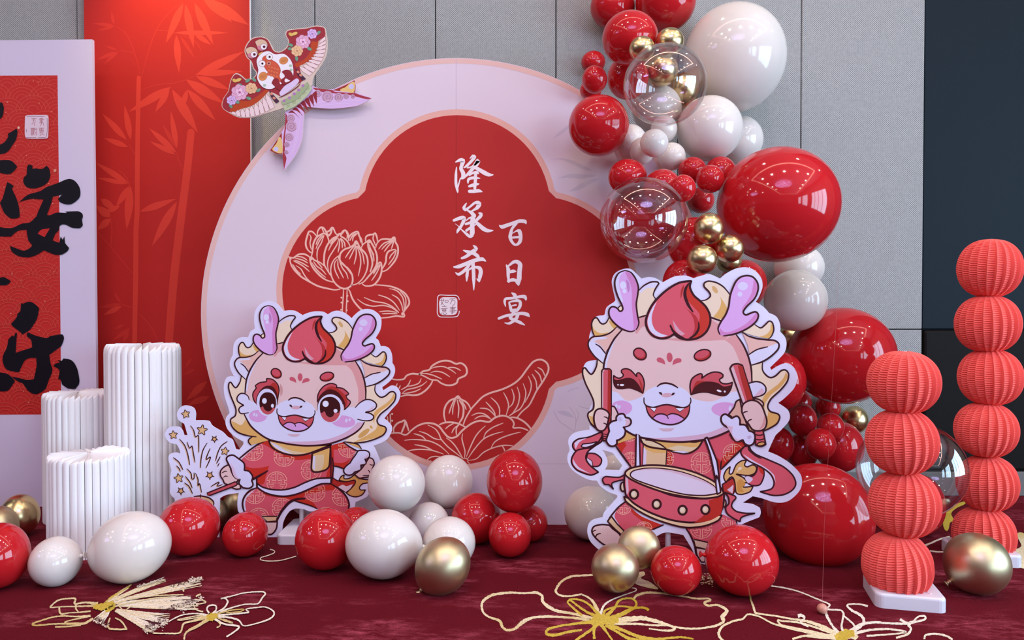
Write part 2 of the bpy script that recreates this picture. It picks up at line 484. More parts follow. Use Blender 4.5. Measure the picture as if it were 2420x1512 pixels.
# right wall with tall windows
def wall_piece(name, y0, y1, z0, z1):
    return mesh_obj(name, [(5, y0, z0), (5, y1, z0), (5, y1, z1), (5, y0, z1)], [(0, 1, 2, 3)], M_ROOM, None)
wr = struct(bpy.data.objects.new('wall_right', None)); COL.objects.link(wr)
WINS = [(-1.9, 1.6, .12, 2.7), (-6.5, -3.5, .12, 2.7), (-11, -8, .12, 2.7)]
ys = sorted([-16, WY + .1] + [v for w in WINS for v in w[:2]])
for i in range(0, len(ys), 2):
    mesh_obj('panel', [(5, ys[i], 0), (5, ys[i+1], 0), (5, ys[i+1], CEIL), (5, ys[i], CEIL)], [(0, 1, 2, 3)], M_ROOM, wr)
for k, (a, b, c, d) in enumerate(WINS):
    mesh_obj('panel', [(5, a, d), (5, b, d), (5, b, CEIL), (5, a, CEIL)], [(0, 1, 2, 3)], M_ROOM, wr)
    mesh_obj('panel', [(5, a, 0), (5, b, 0), (5, b, c), (5, a, c)], [(0, 1, 2, 3)], M_ROOM, wr)
    w = struct(bpy.data.objects.new('window_%d' % (k+1), None)); COL.objects.link(w); w.location = (5.05, a, c)
    n_p = 4; wd = (b - a) / n_p
    for i in range(n_p):
        mesh_obj('pane', [(0, i*wd, 0), (0, (i+1)*wd, 0), (0, (i+1)*wd, d-c), (0, i*wd, d-c)], [(0, 1, 2, 3)], M_DAY, w)
        bm_obj('mullion', box_bm(-.06, .0, i*wd - .03, i*wd + .03, 0, d-c), M_ROOM, w)
    bm_obj('mullion', box_bm(-.06, .0, b-a - .03, b-a + .03, 0, d-c), M_ROOM, w)

# back wall: fabric panels with dark reveals, then the dark field on the right
wb = struct(bpy.data.objects.new('wall_back', None)); COL.objects.link(wb)
def xw(px, Y=WY): return at(px, 500, Y).x
seams = [-660, -376, -93, 189, 465, 747, 1030, 1313, 1600, 1889, 2179]
G = .004
zj = at(2100, 778, WY).z
for a, b in zip(seams[:-1], seams[1:]):
    x0, x1 = xw(a) + G/2, xw(b) - G/2
    for z0, z1 in ((0.08, zj - .002), (zj + .002, CEIL)):
        bm_obj('fabric_panel', box_bm(x0, x1, WY - .012, WY + .03, z0, z1, .003, 1), M_FAB, wb)
xr = xw(2179) + .003
bm_obj('blue_panel', box_bm(xr, xr + 1.3, WY - .004, WY + .03, zj + .002, CEIL, .003, 1), M_BLUE, wb)
bm_obj('blue_panel', box_bm(xr + 1.304, 5.0, WY - .004, WY + .03, zj + .002, CEIL, .003, 1), M_BLUE, wb)
bm_obj('leather_panel', box_bm(xr + .006, xr + 1.3, WY - .012, WY + .03, .115, zj - .004, .012, 2), M_DARK, wb)
bm_obj('leather_panel', box_bm(xr + 1.304, 5.0, WY - .012, WY + .03, .115, zj - .004, .012, 2), M_DARK, wb)
bm_obj('backing', box_bm(-14, 5, WY + .031, WY + .1, 0, CEIL), M_SEAM, wb)
struct(bm_obj('baseboard_back', box_bm(-14, 5, WY - .02, WY + .03, 0, .078 if False else .11, .003, 1), M_SKIRT))

# ------------------------------------------------------------------ red bamboo banner
BY = 3.36
bn = thing('bamboo_banner', (at(400, 700, BY).x, BY, 0), 'tall red banner printed with pale bamboo stalks and leaves', 'banner')
bp = Plane((0, BY, 0), (0, -1, 0), step=.000003)
c0, c1 = at(205, 700, BY), at(594, 700, BY)
M_BANNER = plain('banner_red', '#b62320', .6, 0, .25, .06, 500)
bo = Vector(bn.location)
bm_obj('panel', box_bm(c0.x - bo.x, c1.x - bo.x, 0, .009, 0, 2.75), M_BANNER, bn)
bm_obj('edge_trim', box_bm(c1.x - bo.x, c1.x - bo.x + .003, -.0005, .009, 0, 2.75), M_EDGE, bn)
BL, BL2 = '#d03a2e', '#c42f27'
K = Ink(bp, 'bamboo_stalk', bn, 'v')
K.line('992,555,30 985,900,32 982,1200,34 980,1512,36 @w 972,200,36 970,500,36 965,800,34 962,985,34', BL, fr='v', taper=1)
K.done()
K = Ink(bp, 'bamboo_stalk', bn, 'v')
K.line('1365,945,52 1340,1200,54 1300,1512,56 @w 1280,220,58 1240,560,58 1208,985,56', BL, fr='v', taper=1); K.done()
for tx in ('1010,560 1060,370 1120,210 1200,100 1310,10', '1000,530 960,370 900,240 820,185', '960,380 900,365 850,360', '1015,640 1130,605 1240,595 1330,570 1395,540',
           '1110,215 1180,220 1250,240', '965,1100 920,1030', '1310,1230 1260,1090', '850,1215 910,1280 945,1400', '1310,255 1400,300 1440,370', '@w 955,510 790,310 700,210',
           '@w 790,310 800,200 790,100', '@w 950,750 870,720', '@w 985,780 1070,870 1130,985', '@w 1340,1500 1400,1380 1480,1280'):
    K = Ink(bp, 'bamboo_branch', bn, 'v'); K.line(tx, BL2, 2.2, taper=.5); K.done()
def leaf(ink, fr, bx, by, tx, ty, w, col):
    dx, dy = tx-bx, ty-by; L = math.hypot(dx, dy); nx, ny = -dy/L, dx/L
    P = [(bx, by)]
    for t, q in ((.2, .36), (.42, .5), (.7, .36)): P.append((bx+dx*t+nx*w*q, by+dy*t+ny*w*q))
    P.append((tx, ty))
    for t, q in ((.7, .36), (.42, .5), (.2, .36)): P.append((bx+dx*t-nx*w*q, by+dy*t-ny*w*q))
    ink.fill(' '.join('%.1f,%.1f%s' % (x, y, '!' if i in (0, 4) else '') for i, (x, y) in enumerate(P)), col, fr=fr)
LV = '''v 1310 20 1185 310 55;v 1325 30 1385 340 55;v 1390 20 1525 320 60;v 1480 0 1780 180 80;v 1440 -40 1660 160 70;v 1240 235 1640 235 35;v 1260 250 1280 520 50
v 1290 260 1395 420 25;v 1390 240 1510 320 35;v 1395 540 1750 365 60;v 1400 530 1740 510 45;v 1400 545 1640 640 55;v 1330 570 1600 740 70;v 1225 620 920 800 60
v 1210 640 1110 800 45;v 1230 640 1415 950 70;v 1340 640 1540 860 60;v 905 1000 730 810 45;v 935 1000 890 750 45;v 915 1050 740 985 40;v 1260 1090 1065 915 45
v 1265 1060 1220 790 40;v 1260 1060 1160 885 30;v 1255 1105 1070 1010 35;v 820 185 660 165 25;v 820 190 690 220 20;v 815 175 795 85 22;v 830 370 690 430 26;v 850 365 740 460 24;v 840 360 745 325 18
v 920 1310 680 1160 42;v 915 1315 690 1270 32;v 935 1330 905 1640 60;v 925 1330 830 1480 45;v 1000 1512 1260 1420 50;v 1265 1440 1085 1760 60;v 720 1420 830 1500 50;v 1340 640 1290 800 40
w 790 100 690 20 60;w 790 110 700 190 50;w 870 720 705 745 30;w 870 735 740 800 35;w 862 712 815 635 20;w 885 865 820 900 20;w 935 890 800 985 30;w 920 900 880 1000 30
w 1480 1270 1330 1410 50;w 1395 1185 1310 1225 24;w 1370 1105 1320 1180 22;w 1500 1380 1340 1440 46;w 760 60 860 20 40'''
clipb = [(206, 0), (593, 0), (593, 1100), (206, 1100)]
for q in LV.replace('\n', ';').split(';'):
    f, *r = q.split(); r = [float(u) for u in r]
    K = Ink(bp, 'bamboo_leaf', bn, f); leaf(K, f, *r, BL if r[4] > 30 else BL2); K.done()

# ------------------------------------------------------------------ calligraphy poster on the left
PY = 3.22
po = thing('calligraphy_poster', (at(0, 700, PY).x, PY, 0), 'white-bordered red poster with big black brush characters and a seal', 'poster')
pp = Plane((0, PY, 0), (0, -1, 0))
M_POSTW = plain('poster_white', '#d8cbe0', .6, 0, .25)
pts = [(-420, 99), (218, 93), (223, 500), (227.5, 900), (229, 1206), (-420, 1206)]
board('border_panel', pp, pts, .016, M_POSTW, po)
def poster_red():
    m, n, l, b = new_mat('poster_red'); b.inputs['Base Color'].default_value = lin('#c42a26'); b.inputs['Roughness'].default_value = .6
    b.inputs['Specular IOR Level'].default_value = .25; return m
redp = [(-330, 180), (136, 178), (141, 560), (145, 979), (-330, 981)]
K = Ink(pp, 'red_field', po); K.poly(redp, poster_red()); K.done()
# overlapping wave scales in slightly lighter red
K = Ink(pp, 'wave_pattern', po, clip=redp, flat=True)
rr = random.Random(3)
for row in range(27):
    for cxi in range(4):
        cx = -40 + cxi*58 + (29 if row % 2 else 0) + rr.uniform(-5, 5); cy = 205 + row*30 + rr.uniform(-5, 5)
        for R in (12, 20, 28, 36):
            c = [(cx + R*math.cos(math.pi*(1.05+.9*t/14))*1.1, cy + R*math.sin(math.pi*(1.05+.9*t/14))) for t in range(15)]
            K.ribbon(c, [1.3]*15, '#d04a3c')
K.done()
K = Ink(pp, 'gold_fleck', po, flat=True)
for i in range(46):
    x, y = rr.uniform(2, 134), rr.uniform(188, 972); K.ell(x, y, rr.uniform(.8, 2.3), rr.uniform(.7, 1.5), '#e0927a', rr.uniform(0, 180), n=7)
K.ell(131, 403, 3.6, 3.6, '#e0927a', n=10); K.ell(45, 302, 3.0, 3.3, '#ecb9a4', n=8); K.done()
INKB = '#0d0913'
CH = [('s', '0,130 30,120 55,190 40,290 0,330 -60,300 -60,160'), ('s', '-40,690 60,630 110,560 105,520! 160,490 215,455! 230,490 210,590 160,670 110,740 40,775 -40,765'),
 ('s', '-60,880 80,855 160,870 225,940! 180,1000 110,1035 0,1015 -60,1000'),
 ('s', '350,950 370,910! 425,925! 420,965 460,960 520,970 560,960 600,925! 635,970 650,1050! 620,1130 560,1180 450,1215 350,1200 305,1140 310,1080 345,1040'),
 ('s', '100,1135! 185,1185! 160,1220 210,1330 240,1420 255,1512 @t 300,60 300,80! 250,100 170,100 110,60 60,0 @s 5,1400! 40,1340 80,1200'),
 ('s', '235,1400 330,1320 380,1290 520,1250 600,1200 740,1150 830,1110 900,1095 970,1130 1025,1220 1020,1330 930,1410 850,1420 770,1390 745,1350! 800,1295! 690,1320 560,1355 400,1350 250,1390'),
 ('s', '570,1340! 680,1320! 660,1400 620,1512 @t 700,60! 540,110! 575,0'),
 ('t', '0,230 100,245 200,240 330,180 450,160 540,80 620,30 740,55 850,15 1000,20 970,0! 1170,-5 1230,30 1240,80 1225,120! 1240,200! 1200,245 1080,240 1000,200 940,190 890,220 880,280 830,330 790,430! 890,465! 910,370! 940,420! 965,365! 975,470! 1035,540! 1010,590 930,640! 820,640 660,575! 560,640 430,680 280,660 180,590 160,510! 260,550 370,580 480,510 430,430 405,300 410,270! 290,280 200,340 180,370! 0,370 -60,360 -60,230'),
 ('t', '-60,990 0,985 70,975 170,1035! 110,1090 0,1095 -60,1090'),
 ('u', '320,100! 350,110! 440,80 520,110 590,180! 575,270! 550,350 450,500 330,570! 320,540 200,450! 170,410! 250,320 270,250! 310,220'),
 ('u', '260,540! 235,545! 215,600! 190,580! 130,640! 110,760 60,860 45,950 75,1050 130,1100 290,1130! 330,1040 380,950 460,915 545,920! 550,1040 510,1230! 420,1245 290,1215 170,1190! 280,1270 350,1300 420,1400 500,1450 560,1450 680,1380 730,1250 770,1160 785,1080 760,1000 740,870! 920,740! 960,630 940,570 890,570! 760,590 700,620 560,590 420,535! 405,590 470,650 485,760! 240,840!'),
 ('u', '830,1000! 900,985! 860,945! 925,960! 950,925! 1050,940 1110,990 1160,1090 1190,1250 1180,1310! 1130,1375! 1020,1370 930,1310! 910,1240! 870,1230! 890,1100 800,1040!'),
 ('u', '-60,1120 0,1130 130,1160 230,1260! 170,1350 110,1410 0,1410 -60,1400')]
for f, tx in CH:
    K = Ink(pp, 'brush_stroke', po, f); K.fill(tx, INKB)
    if f == 't' and tx.startswith('0,230'): K.fill('570,330! 620,270 750,250! 670,380!', '#c42a26')
    K.done()
K = Ink(pp, 'seal_stamp', po, 's')
K.fill('345,285 600,282 625,310 622,530 600,580 350,580 322,510 325,340', '#e3cbd6')
K.line('350,300 570,300', '#6d2030', .8, taper=1); K.line('606,320 608,460 600,560', '#6d2030', .9, taper=1); K.line('340,568 465,568', '#6d2030', .8, taper=1); K.line('495,568 590,566', '#6d2030', .8, taper=1); K.line('342,460 342,500', '#6d2030', .9, taper=1)
SR = '#b4646c'
for tx in ('410,325 470,325', '440,328 430,380 412,400', '418,345 455,345 455,370 440,395 450,420', '505,340 568,336', '515,325 555,325 550,350 515,350 515,325', '535,320 535,395 510,380', '515,365 555,365', '515,375 555,378 565,415', '540,385 520,420',
           '405,450 405,540', '415,450 415,540', '425,450 425,540', '435,455 435,530', '400,450 440,450', '445,450 475,450 470,500 445,500 445,450', '446,470 470,470', '455,505 450,540', '465,505 475,540',
           '505,450 568,448', '512,462 562,462 562,490 512,490 512,462', '512,476 562,476', '535,450 535,490', '510,505 565,505', '530,508 512,520 545,525 515,545', '545,520 572,540'):
    K.line(tx, SR, 1.1, taper=1, sharp=True)
K.done()

# ------------------------------------------------------------------ round backdrop
DY = 2.95
dk = thing('round_backdrop', (at(1078, 740, DY).x, DY, 0), 'big round pale pink backdrop with a red four-lobed centre and white characters', 'backdrop')
dp = Plane((0, DY, 0), (0, -1, 0))
M_DISC = plain('backdrop_pink', '#deccd6', .6, 0, .25)
base_y = 726 + 1522.0 / DY
def arc_side(sgn):
    out = []
    a1 = math.acos((base_y - 740) / 603.0)      # angle from straight down
    for k in range(61):
        a = math.pi - (math.pi - a1) * k / 60
        out.append((1078 + sgn*603*math.sin(a), 740 + 603*math.cos(a)))
    out.append((1078 + sgn*.6, base_y)); out[0] = (1078 + sgn*.6, 137)
    return out
for sg in (-1, 1): board('half_panel', dp, arc_side(sg), .02, M_DISC, dk)
circ = lambda cx, cy, r, n=96: [(cx + r*math.cos(2*math.pi*k/n), cy + r*math.sin(2*math.pi*k/n)) for k in range(n)]
PEACH, DRED = '#e6ae9f', '#b72723'
K = Ink(dp, 'rim_stripe', dk, clip=[(0, 0), (2420, 0), (2420, base_y), (0, base_y)]); K.ribbon(circ(1078, 740, 596, 180), [12]*180, '#e3b9b0', True); K.done()
def quatre(r):
    # outline of four overlapping lobes
    cen = [(1080, 493), (1272, 685), (1080, 877), (888, 685)]; out = []
    for i, (cx, cy) in enumerate(cen):
        mid = -math.pi/2 + i*math.pi/2
        for k in range(49):
            a = mid - math.pi*.62 + math.pi*1.24*k/48
            p = (cx + r*math.cos(a), cy + r*math.sin(a))
            if all(math.hypot(p[0]-x, p[1]-y) >= r - .05 for x, y in cen): out.append(p)
    return out
K = Ink(dp, 'peach_border', dk); K.poly(quatre(235), PEACH); K.done()
M_DRED = plain('backdrop_red', DRED, .6, 0, .25, .05, 500)
K = Ink(dp, 'red_field', dk); QI = quatre(221); K.poly(QI, M_DRED); K.done()
K = Ink(dp, 'panel_joint', dk); K.ribbon([(1078, 140), (1078, 256)], [1.4, 1.4], '#c9b4c4'); K.ribbon([(1078, 273), (1078, 1096)], [1.4, 1.4], '#98201f'); K.ribbon([(1240, 1096), (1420, 1096)], [1.2]*2, '#c4b0c2'); K.done()
# faint grass blades printed at the right
K = Ink(dp, 'grass_print', dk, 'f')
for tx in ('155,740! 250,640 360,560 430,500! 370,600 280,680', '100,1030! 260,1010 420,1040 560,1100 700,1180! 560,1160 420,1090 260,1030', '210,1285! 400,1230 560,1230 760,1250! 560,1290 380,1280', '370,1470! 520,1370 680,1300 800,1290! 640,1380 500,1450'):
    K.fill(tx, '#cfbfcd')
for tx in ('@5 105,440 150,530 220,580 285,628', '@5 240,410 290,480 298,560 285,628', '@5 320,400 380,420 440,430', '@5 225,280 260,260 330,240', '@5 300,430 320,480 300,540'): K.line(tx, '#c2aebd', 1.2)
K.fill('@5 135,450! 200,445 260,475 285,510! 230,495 170,475', '#cfbfcd'); K.done()

# lotus line drawing
LOT = '#f2bcaa'
K = Ink(dp, 'lotus_drawing', dk, 'q', clip=QI, flat=True)
A2, A1 = 4.2, 3.0
for tx in ('868,985 800,998 700,980 560,945 450,890 330,820 240,740 180,660 155,590 150,550 135,525', '135,525 200,540 240,515 280,490 350,485 410,510 450,545',
  '770,885 680,860 600,810 520,730 470,660 445,590 450,530 500,570 545,590 590,610 640,650', '455,530 470,480 480,400 490,330 530,250 590,210 640,190 680,215 705,280 710,320',
  '465,470 420,440 385,380 380,310 400,230 425,165 470,165 510,200 535,230', '735,790 690,720 645,640 640,560 650,460 680,370 720,310 770,260 830,230 870,190 880,230 930,260 980,310 1010,370',
  '545,220 550,160 590,105 630,110 660,150 670,170 720,150 755,105 780,130 800,180 830,215', '670,170 690,200 705,225 740,180 755,110', '880,200 910,160 940,145 970,170 990,220 990,260', '990,290 1000,240 1040,195 1120,165 1140,220 1175,280 1185,350',
  '1175,390 1200,345 1250,310 1290,285 1320,330 1360,400 1390,480 1400,560 1390,640 1340,730 1280,800 1210,880 1140,915', '1235,300 1240,240 1290,210 1345,205 1370,185 1395,240 1405,300',
  '1380,390 1400,330 1450,280 1520,270 1600,275 1645,245 1660,310 1695,380 1695,480 1660,570 1600,650 1540,710 1470,740', '1660,420 1600,430 1550,460 1530,520 1525,590 1500,650 1470,700',
  '1190,915 1230,940 1300,940 1360,920 1420,850 1455,770 1465,690 1450,605 1410,630 1390,680 1350,750', '1035,930 1110,910 1180,850 1230,770 1260,680 1265,580 1240,490 1190,430 1150,390 1100,300 1070,350 1010,390 930,420 880,470 865,520 870,580 920,640 990,700 1040,780 1050,860 1030,930 980,970 920,980 850,950 790,890 750,810 735,720 750,630 790,560 850,510',
  '1265,310 1270,380 1300,470 1325,560 1330,640 1300,740', '980,980 1010,1020 1040,1110 1090,1190 1170,1275 1250,1310 1350,1350', '1360,925 1450,930 1580,945 1700,985 1800,1050 1850,1130 1855,1200 1800,1280 1775,1320 1785,1380 1680,1370 1560,1390 1440,1400'):
    K.line(tx, LOT, A2, taper=.6)
for tx in ('240,520 330,530 400,575', '230,545 330,570 410,615', '220,570 330,615 420,670', '200,580 330,650 430,735', '190,630 250,720 310,775', '240,650 310,700 350,770 400,840 470,900 550,945', '490,590 540,660 610,710 670,780', '470,610 530,700 600,770 665,820', '540,600 580,640 615,685',
  '640,215 580,290 540,370 525,410', '620,215 560,270 525,350', '640,220 600,330 550,420 540,520 555,600', '430,200 455,250 440,330 460,420', '840,250 770,320 730,380 705,435', '850,260 830,340 770,440 710,540 690,640 710,740', '860,270 860,360 840,460', '870,260 900,330 900,400', '880,260 930,320 940,390', '840,250 780,280 730,345',
  '930,160 900,190 890,215', '950,160 975,210 965,270', '610,110 625,150 640,180', '1110,190 1050,220 1010,295', '1120,190 1060,240 1050,300', '1120,180 1150,240 1165,320', '1360,195 1340,260 1360,320 1380,370',
  '1090,350 1010,440 945,540', '1095,360 1050,460 1000,560', '1095,360 1100,500 1070,630', '1105,370 1150,480 1165,620 1130,800', '1115,370 1190,480 1215,630', '1280,340 1310,420 1355,500', '1290,400 1340,490 1355,590', '1640,280 1500,330 1420,415', '1640,280 1530,350 1465,420', '1640,285 1560,370 1500,450', '1640,290 1620,360 1605,410', '1670,430 1600,500 1575,550', '1675,430 1640,530 1560,640',
  '1440,630 1390,700 1345,775', '1445,640 1390,760 1320,865', '830,560 790,620 800,720 855,835', '840,565 840,660 880,750 920,830', '855,560 900,680 960,760 985,840', '860,570 930,640 1000,730 1045,800', '1120,1130 1220,1200 1340,1230 1480,1220 1600,1250 1700,1320', '1215,1105 1350,1160 1500,1185 1620,1240 1710,1320', '1415,1070 1540,1110 1640,1180 1720,1290', '1610,1065 1700,1120 1750,1210 1765,1300', '1575,980 1680,1010 1760,1100 1785,1210 1780,1300', '1730,1020 1800,1100 1810,1200 1790,1290', '1470,1340 1580,1335 1690,1340', '1430,1310 1560,1300 1680,1320'):
    K.line(tx, LOT, A1, taper=.45)
K.line('920,985 915,1100 905,1220 903,1340', LOT, 3); K.line('970,985 968,1100 960,1250 955,1340', LOT, 3)
for x, y in ((890, 1108), (975, 1082), (890, 1178), (980, 1160), (885, 1282), (965, 1288)): K.ell(x, y, 14, 14, LOT, n=10)
for x, y in ((840, 215), (1100, 330), (1285, 310), (160, 550), (1760, 1340), (1640, 270), (855, 535), (462, 550)): K.ell(x, y, 17, 24, LOT, n=10)
K.done()
K = Ink(dp, 'lotus_leaf_drawing', dk, 'r', clip=QI, flat=True)
for tx in ('-30,300 80,330 180,360 290,355 330,310 400,285 490,290 540,255 620,235 650,190 720,145 800,120 880,125 960,160 1020,150 1080,190 1100,260 1075,310 990,350 970,400 910,430 830,430 760,400 720,370 640,360 560,320 490,290', '660,375 640,420 580,490 500,545 420,560 340,555 260,575',
  '130,1045 230,1040 320,1065 400,1000 480,945 580,915 680,925 750,965 800,1030 850,1085 900,1105 970,1085 1030,1020 1100,960 1180,910 1270,885 1380,900 1450,850 1540,820 1620,835 1680,880 1700,930 1690,975 1780,975 1860,1000 1940,1050', '1660,840 1740,850 1830,900 1900,970 1940,1045',
  '1055,930 1080,860 1150,740 1220,660 1300,580 1400,530 1560,480 1700,410 1790,330 1870,220 1950,130 2040,105 2110,140 2140,200 2130,270 2070,380 1990,500 1940,600 1890,690 1800,770 1740,845', '750,935 810,910 900,905 1000,925 1075,965',
  '825,895 805,800 825,700 880,630 950,600 985,570 1020,610 1080,640 1120,680 1150,740', '1000,620 1050,700 1055,780 1040,850 1000,915', '165,1035 165,980 210,920 270,895 305,880 330,930 355,1010', '310,885 300,950 265,1035'):
    K.line(tx, LOT, 4.4, taper=.7)
for tx in ('630,225 700,200 800,195 900,240 960,285', '860,205 950,210 1020,245', '520,285 590,285 680,310 780,355', '640,270 700,255 790,270 880,325', '380,365 360,410 330,450 260,490', '515,345 490,400 430,430 330,450', '590,380 520,435 420,470 330,490 270,540', '510,475 440,510 350,530 280,540', '210,410 190,450 130,480', '250,435 230,480',
  '940,610 900,700 870,795', '955,610 920,720 918,805', '970,610 995,720 985,850', '1030,630 1070,690 1090,745', '1340,645 1410,720 1450,780 1465,850', '1265,725 1360,735 1430,790 1465,840', '1405,590 1480,660 1515,740 1510,840', '1565,525 1610,610 1630,700 1600,810', '1670,480 1700,580 1680,670 1630,720', '1740,455 1770,560 1750,680 1690,780 1640,820', '1815,410 1850,520 1830,640 1780,730 1720,770 1640,825', '1880,315 1920,420 1900,530 1840,650', '1930,290 1980,380 1990,490', '1965,240 2030,310 2055,420', '2000,205 2060,240 2095,320', '1160,820 1230,790 1310,795 1380,840 1420,885', '1195,865 1260,830 1340,830 1410,870',
  '1050,1370 960,1220 900,1150 835,1105', '1040,1360 860,1220 770,1120 740,1050 690,985 600,940', '770,1130 680,1110 580,1050 490,1020', '870,1310 760,1210 640,1150 520,1130 400,1125 305,1135', '580,1135 520,1080 420,1050', '800,1310 640,1260 480,1250 370,1265 290,1300', '660,1260 560,1215 430,1190', '1065,1360 1075,1280 1050,1180 1035,1110 1045,1050', '1090,1350 1130,1250 1200,1100 1260,1020 1335,950', '1110,1370 1200,1240 1310,1120 1430,1060 1560,1025', '1310,1120 1340,1040 1430,970 1560,915', '1120,1390 1220,1370 1310,1290 1420,1235 1560,1200 1680,1205 1770,1225', '1400,1250 1450,1160 1550,1100 1680,1055 1785,1030', '1550,1205 1575,1250 1585,1290', '1110,1410 1160,1450 1260,1455 1390,1430 1450,1375', '590,1385 640,1350 700,1340 760,1345', '470,1395 560,1390 640,1395', '930,920 870,950 825,990', '1010,925 940,980 905,1040', '1010,925 965,980 965,1070', '300,1300 330,1270'):
    K.line(tx, LOT, 3.0, taper=.45)
K.line('85,830 90,900', LOT, 3); K.line('120,800 125,930', LOT, 3)
for x, y in ((145, 798), (145, 885)): K.ell(x, y, 14, 14, LOT, n=10)
K.ell(985, 590, 18, 20, LOT, n=8); K.line('1050,1365 1090,1365 1115,1390 1105,1410', LOT, 2.6); K.done()

# brush characters
CW = '#f7e8ea'
STR = {'o1': '405,240,10 480,205,60 530,215,85 515,290,60 500,350,60 535,420,70 540,490,80 500,520,25|425,320,10 415,450,45 415,600,50 440,720,40 445,765,5|490,510,15 460,620,25 440,700,20|650,180,8 700,130,40 730,150,62 680,220,50 600,300,45 550,335,15|610,335,25 700,310,30 790,215,75 770,270,70 700,350,60 620,440,50 560,500,15|700,310,40 780,350,60 900,420,75 980,455,60 1055,452,5|640,470,15 700,425,40 770,415,60 800,435,20|620,600,15 630,530,50 720,505,50 825,515,10|750,420,50 745,560,55 735,680,50|640,650,40 720,625,60 800,610,25|645,735,55 720,735,60 800,725,60 865,745,8',
 'o2': '595,935,12 550,1010,55 575,1050,50 650,1000,35 740,930,45 805,945,85 770,1020,60 665,1078,8|590,1050,10 680,1100,60 720,1150,75|720,1140,60 700,1220,80 690,1330,78 690,1440,85 665,1505,50 600,1465,50 490,1370,8|590,1235,10 640,1190,30 740,1160,30|585,1290,45 650,1270,45 720,1240,30|595,1400,45 650,1360,40 770,1290,14|380,1230,45 470,1195,60 550,1190,70 540,1250,60 500,1330,50 450,1400,50 430,1450,8|400,1285,5 460,1330,12 500,1360,20|800,1105,15 840,1120,60 830,1160,60 770,1220,50 715,1265,15|720,1230,30 790,1290,60 880,1370,75 960,1405,60 1050,1400,8',
 'o3': '1150,1310,8 1200,1340,70 1350,1290,60 1500,1240,60 1590,1250,65 1605,1285,20|1440,1280,50 1370,1370,45 1345,1460,60 1335,1512,60 1365,1590,50 1430,1645,40 1500,1595,60 1515,1500,62 1490,1410,72 1440,1410,25 1380,1450,10|1370,1522,35 1500,1512,45',
 'p1': '645,130,12 690,180,62 620,240,60 540,300,50 470,330,35|490,205,8 560,230,50 650,250,60 720,300,55 745,320,12|340,465,15 420,460,60 550,410,60 680,360,60 790,345,60 845,380,6|600,380,50 580,440,45 500,530,50 420,580,45 370,550,8|560,520,40 550,600,50 545,690,8|575,510,30 650,470,30 740,480,60 765,540,65 750,620,60 740,700,10|740,700,10 715,660,30 700,640,5|640,400,60 650,500,55 655,650,55 655,830,5',
 'p2': '1160,430,12 1190,500,60 1190,600,50 1200,700,25|1195,450,25 1270,390,50 1330,385,60 1375,430,70 1365,540,70 1360,650,75 1350,755,10|1350,755,10 1320,710,30 1300,690,8|1200,545,40 1270,530,55 1310,535,15|1190,685,40 1260,665,55 1330,680,40',
 'p3': '1240,865,10 1290,900,60 1320,955,30|1150,1080,10 1135,1010,40 1150,960,40 1250,950,40 1380,925,45 1450,930,60 1465,975,25|1200,1010,14 1225,1090,50 1240,1150,40|1210,1010,20 1300,990,40 1370,1000,50 1370,1080,50 1320,1145,45|1250,1068,20 1310,1055,28|1235,1140,40 1300,1130,40 1340,1130,30|1300,1130,40 1260,1200,55 1220,1250,50 1290,1290,50 1380,1330,50 1450,1370,6|1345,1190,50 1310,1270,55 1210,1340,40 1130,1330,6|1045,1265,40 1150,1225,45 1280,1200,40 1400,1185,50 1490,1205,60 1520,1240,10'}
for k, tx in STR.items():
    K = Ink(dp, 'brush_character', dk, k[0])
    for q in tx.split('|'): K.line(q, CW)
    K.done()
K = Ink(dp, 'seal_stamp', dk, 'p')
K.line('430,970 415,930 370,905 250,905 130,900 95,930 90,1060 90,1180 120,1235 200,1243 330,1243 400,1230 425,1190 430,1150', CW, 2.0, taper=1)
K.fill('160,940 280,935 370,940 400,980 400,1080 400,1150 370,1200 290,1212 180,1212 130,1180 120,1090 120,1000', CW)
for tx in ('135,985 195,982', '165,950 150,1010 185,1050', '190,960 170,1020 145,1055', '210,985 258,985 250,1015 215,1015 210,985', '280,965 368,955', '322,965 305,1010 290,1040', '318,985 362,990 355,1045 325,1062', '165,1080 230,1075', '198,1062 198,1076', '145,1115 248,1105', '172,1125 220,1122 218,1155 175,1158 172,1125', '175,1140 218,1138', '155,1175 150,1195', '175,1172 190,1200 225,1200 235,1180', '205,1165 212,1178', '285,1095 375,1088', '300,1112 360,1108 360,1128 300,1132 300,1112', '282,1150 385,1142', '300,1168 362,1164', '325,1075 330,1195 308,1188'):
    K.line(tx, '#7a2028', 1.1, taper=1)
K.done()

# ------------------------------------------------------------------ swallow kite pinned to the backdrop
KY = 2.915
kt = thing('swallow_kite', tuple(at(690, 220, KY)), 'red swallow-shaped kite with flowers and a goldfish, pinned at upper left of backdrop', 'kite')
kp = Plane((0, KY, 0), (0, -1, 0))
M_KITE = plain('kite_card', '#d9c5bd', .6, 0, .25)
WING = '100,850 110,770 155,700 170,630 190,570 225,530 270,540 320,585! 390,570 420,530 390,480 370,420 330,380 310,310 340,240 390,195 470,185 530,210 560,260 590,312 640,325 700,290 722,230 695,170 710,125 790,110 900,100 980,82 1060,95 1075,130 1090,250 1075,370 1020,470 960,560 945,640! 680,855! 600,880 520,905 380,945 260,945 170,905'
p_, c_, _ = parse('n', WING)
def zoff(plane, d): return Plane(plane.p0 + plane.n * d, plane.n)
T1 = '930,640! 1040,680 1140,680! 1250,640 1345,592! 1358,640 1355,712! 1430,735 1505,765! 1430,810 1350,840 1150,862 1000,855 880,842! 780,870!'
T2 = '690,890! 850,840! 870,900 862,1000 850,1150 800,1280 740,1370 680,1445! 668,1292! 610,1285 548,1255! 590,1190 660,1080! 690,1020'
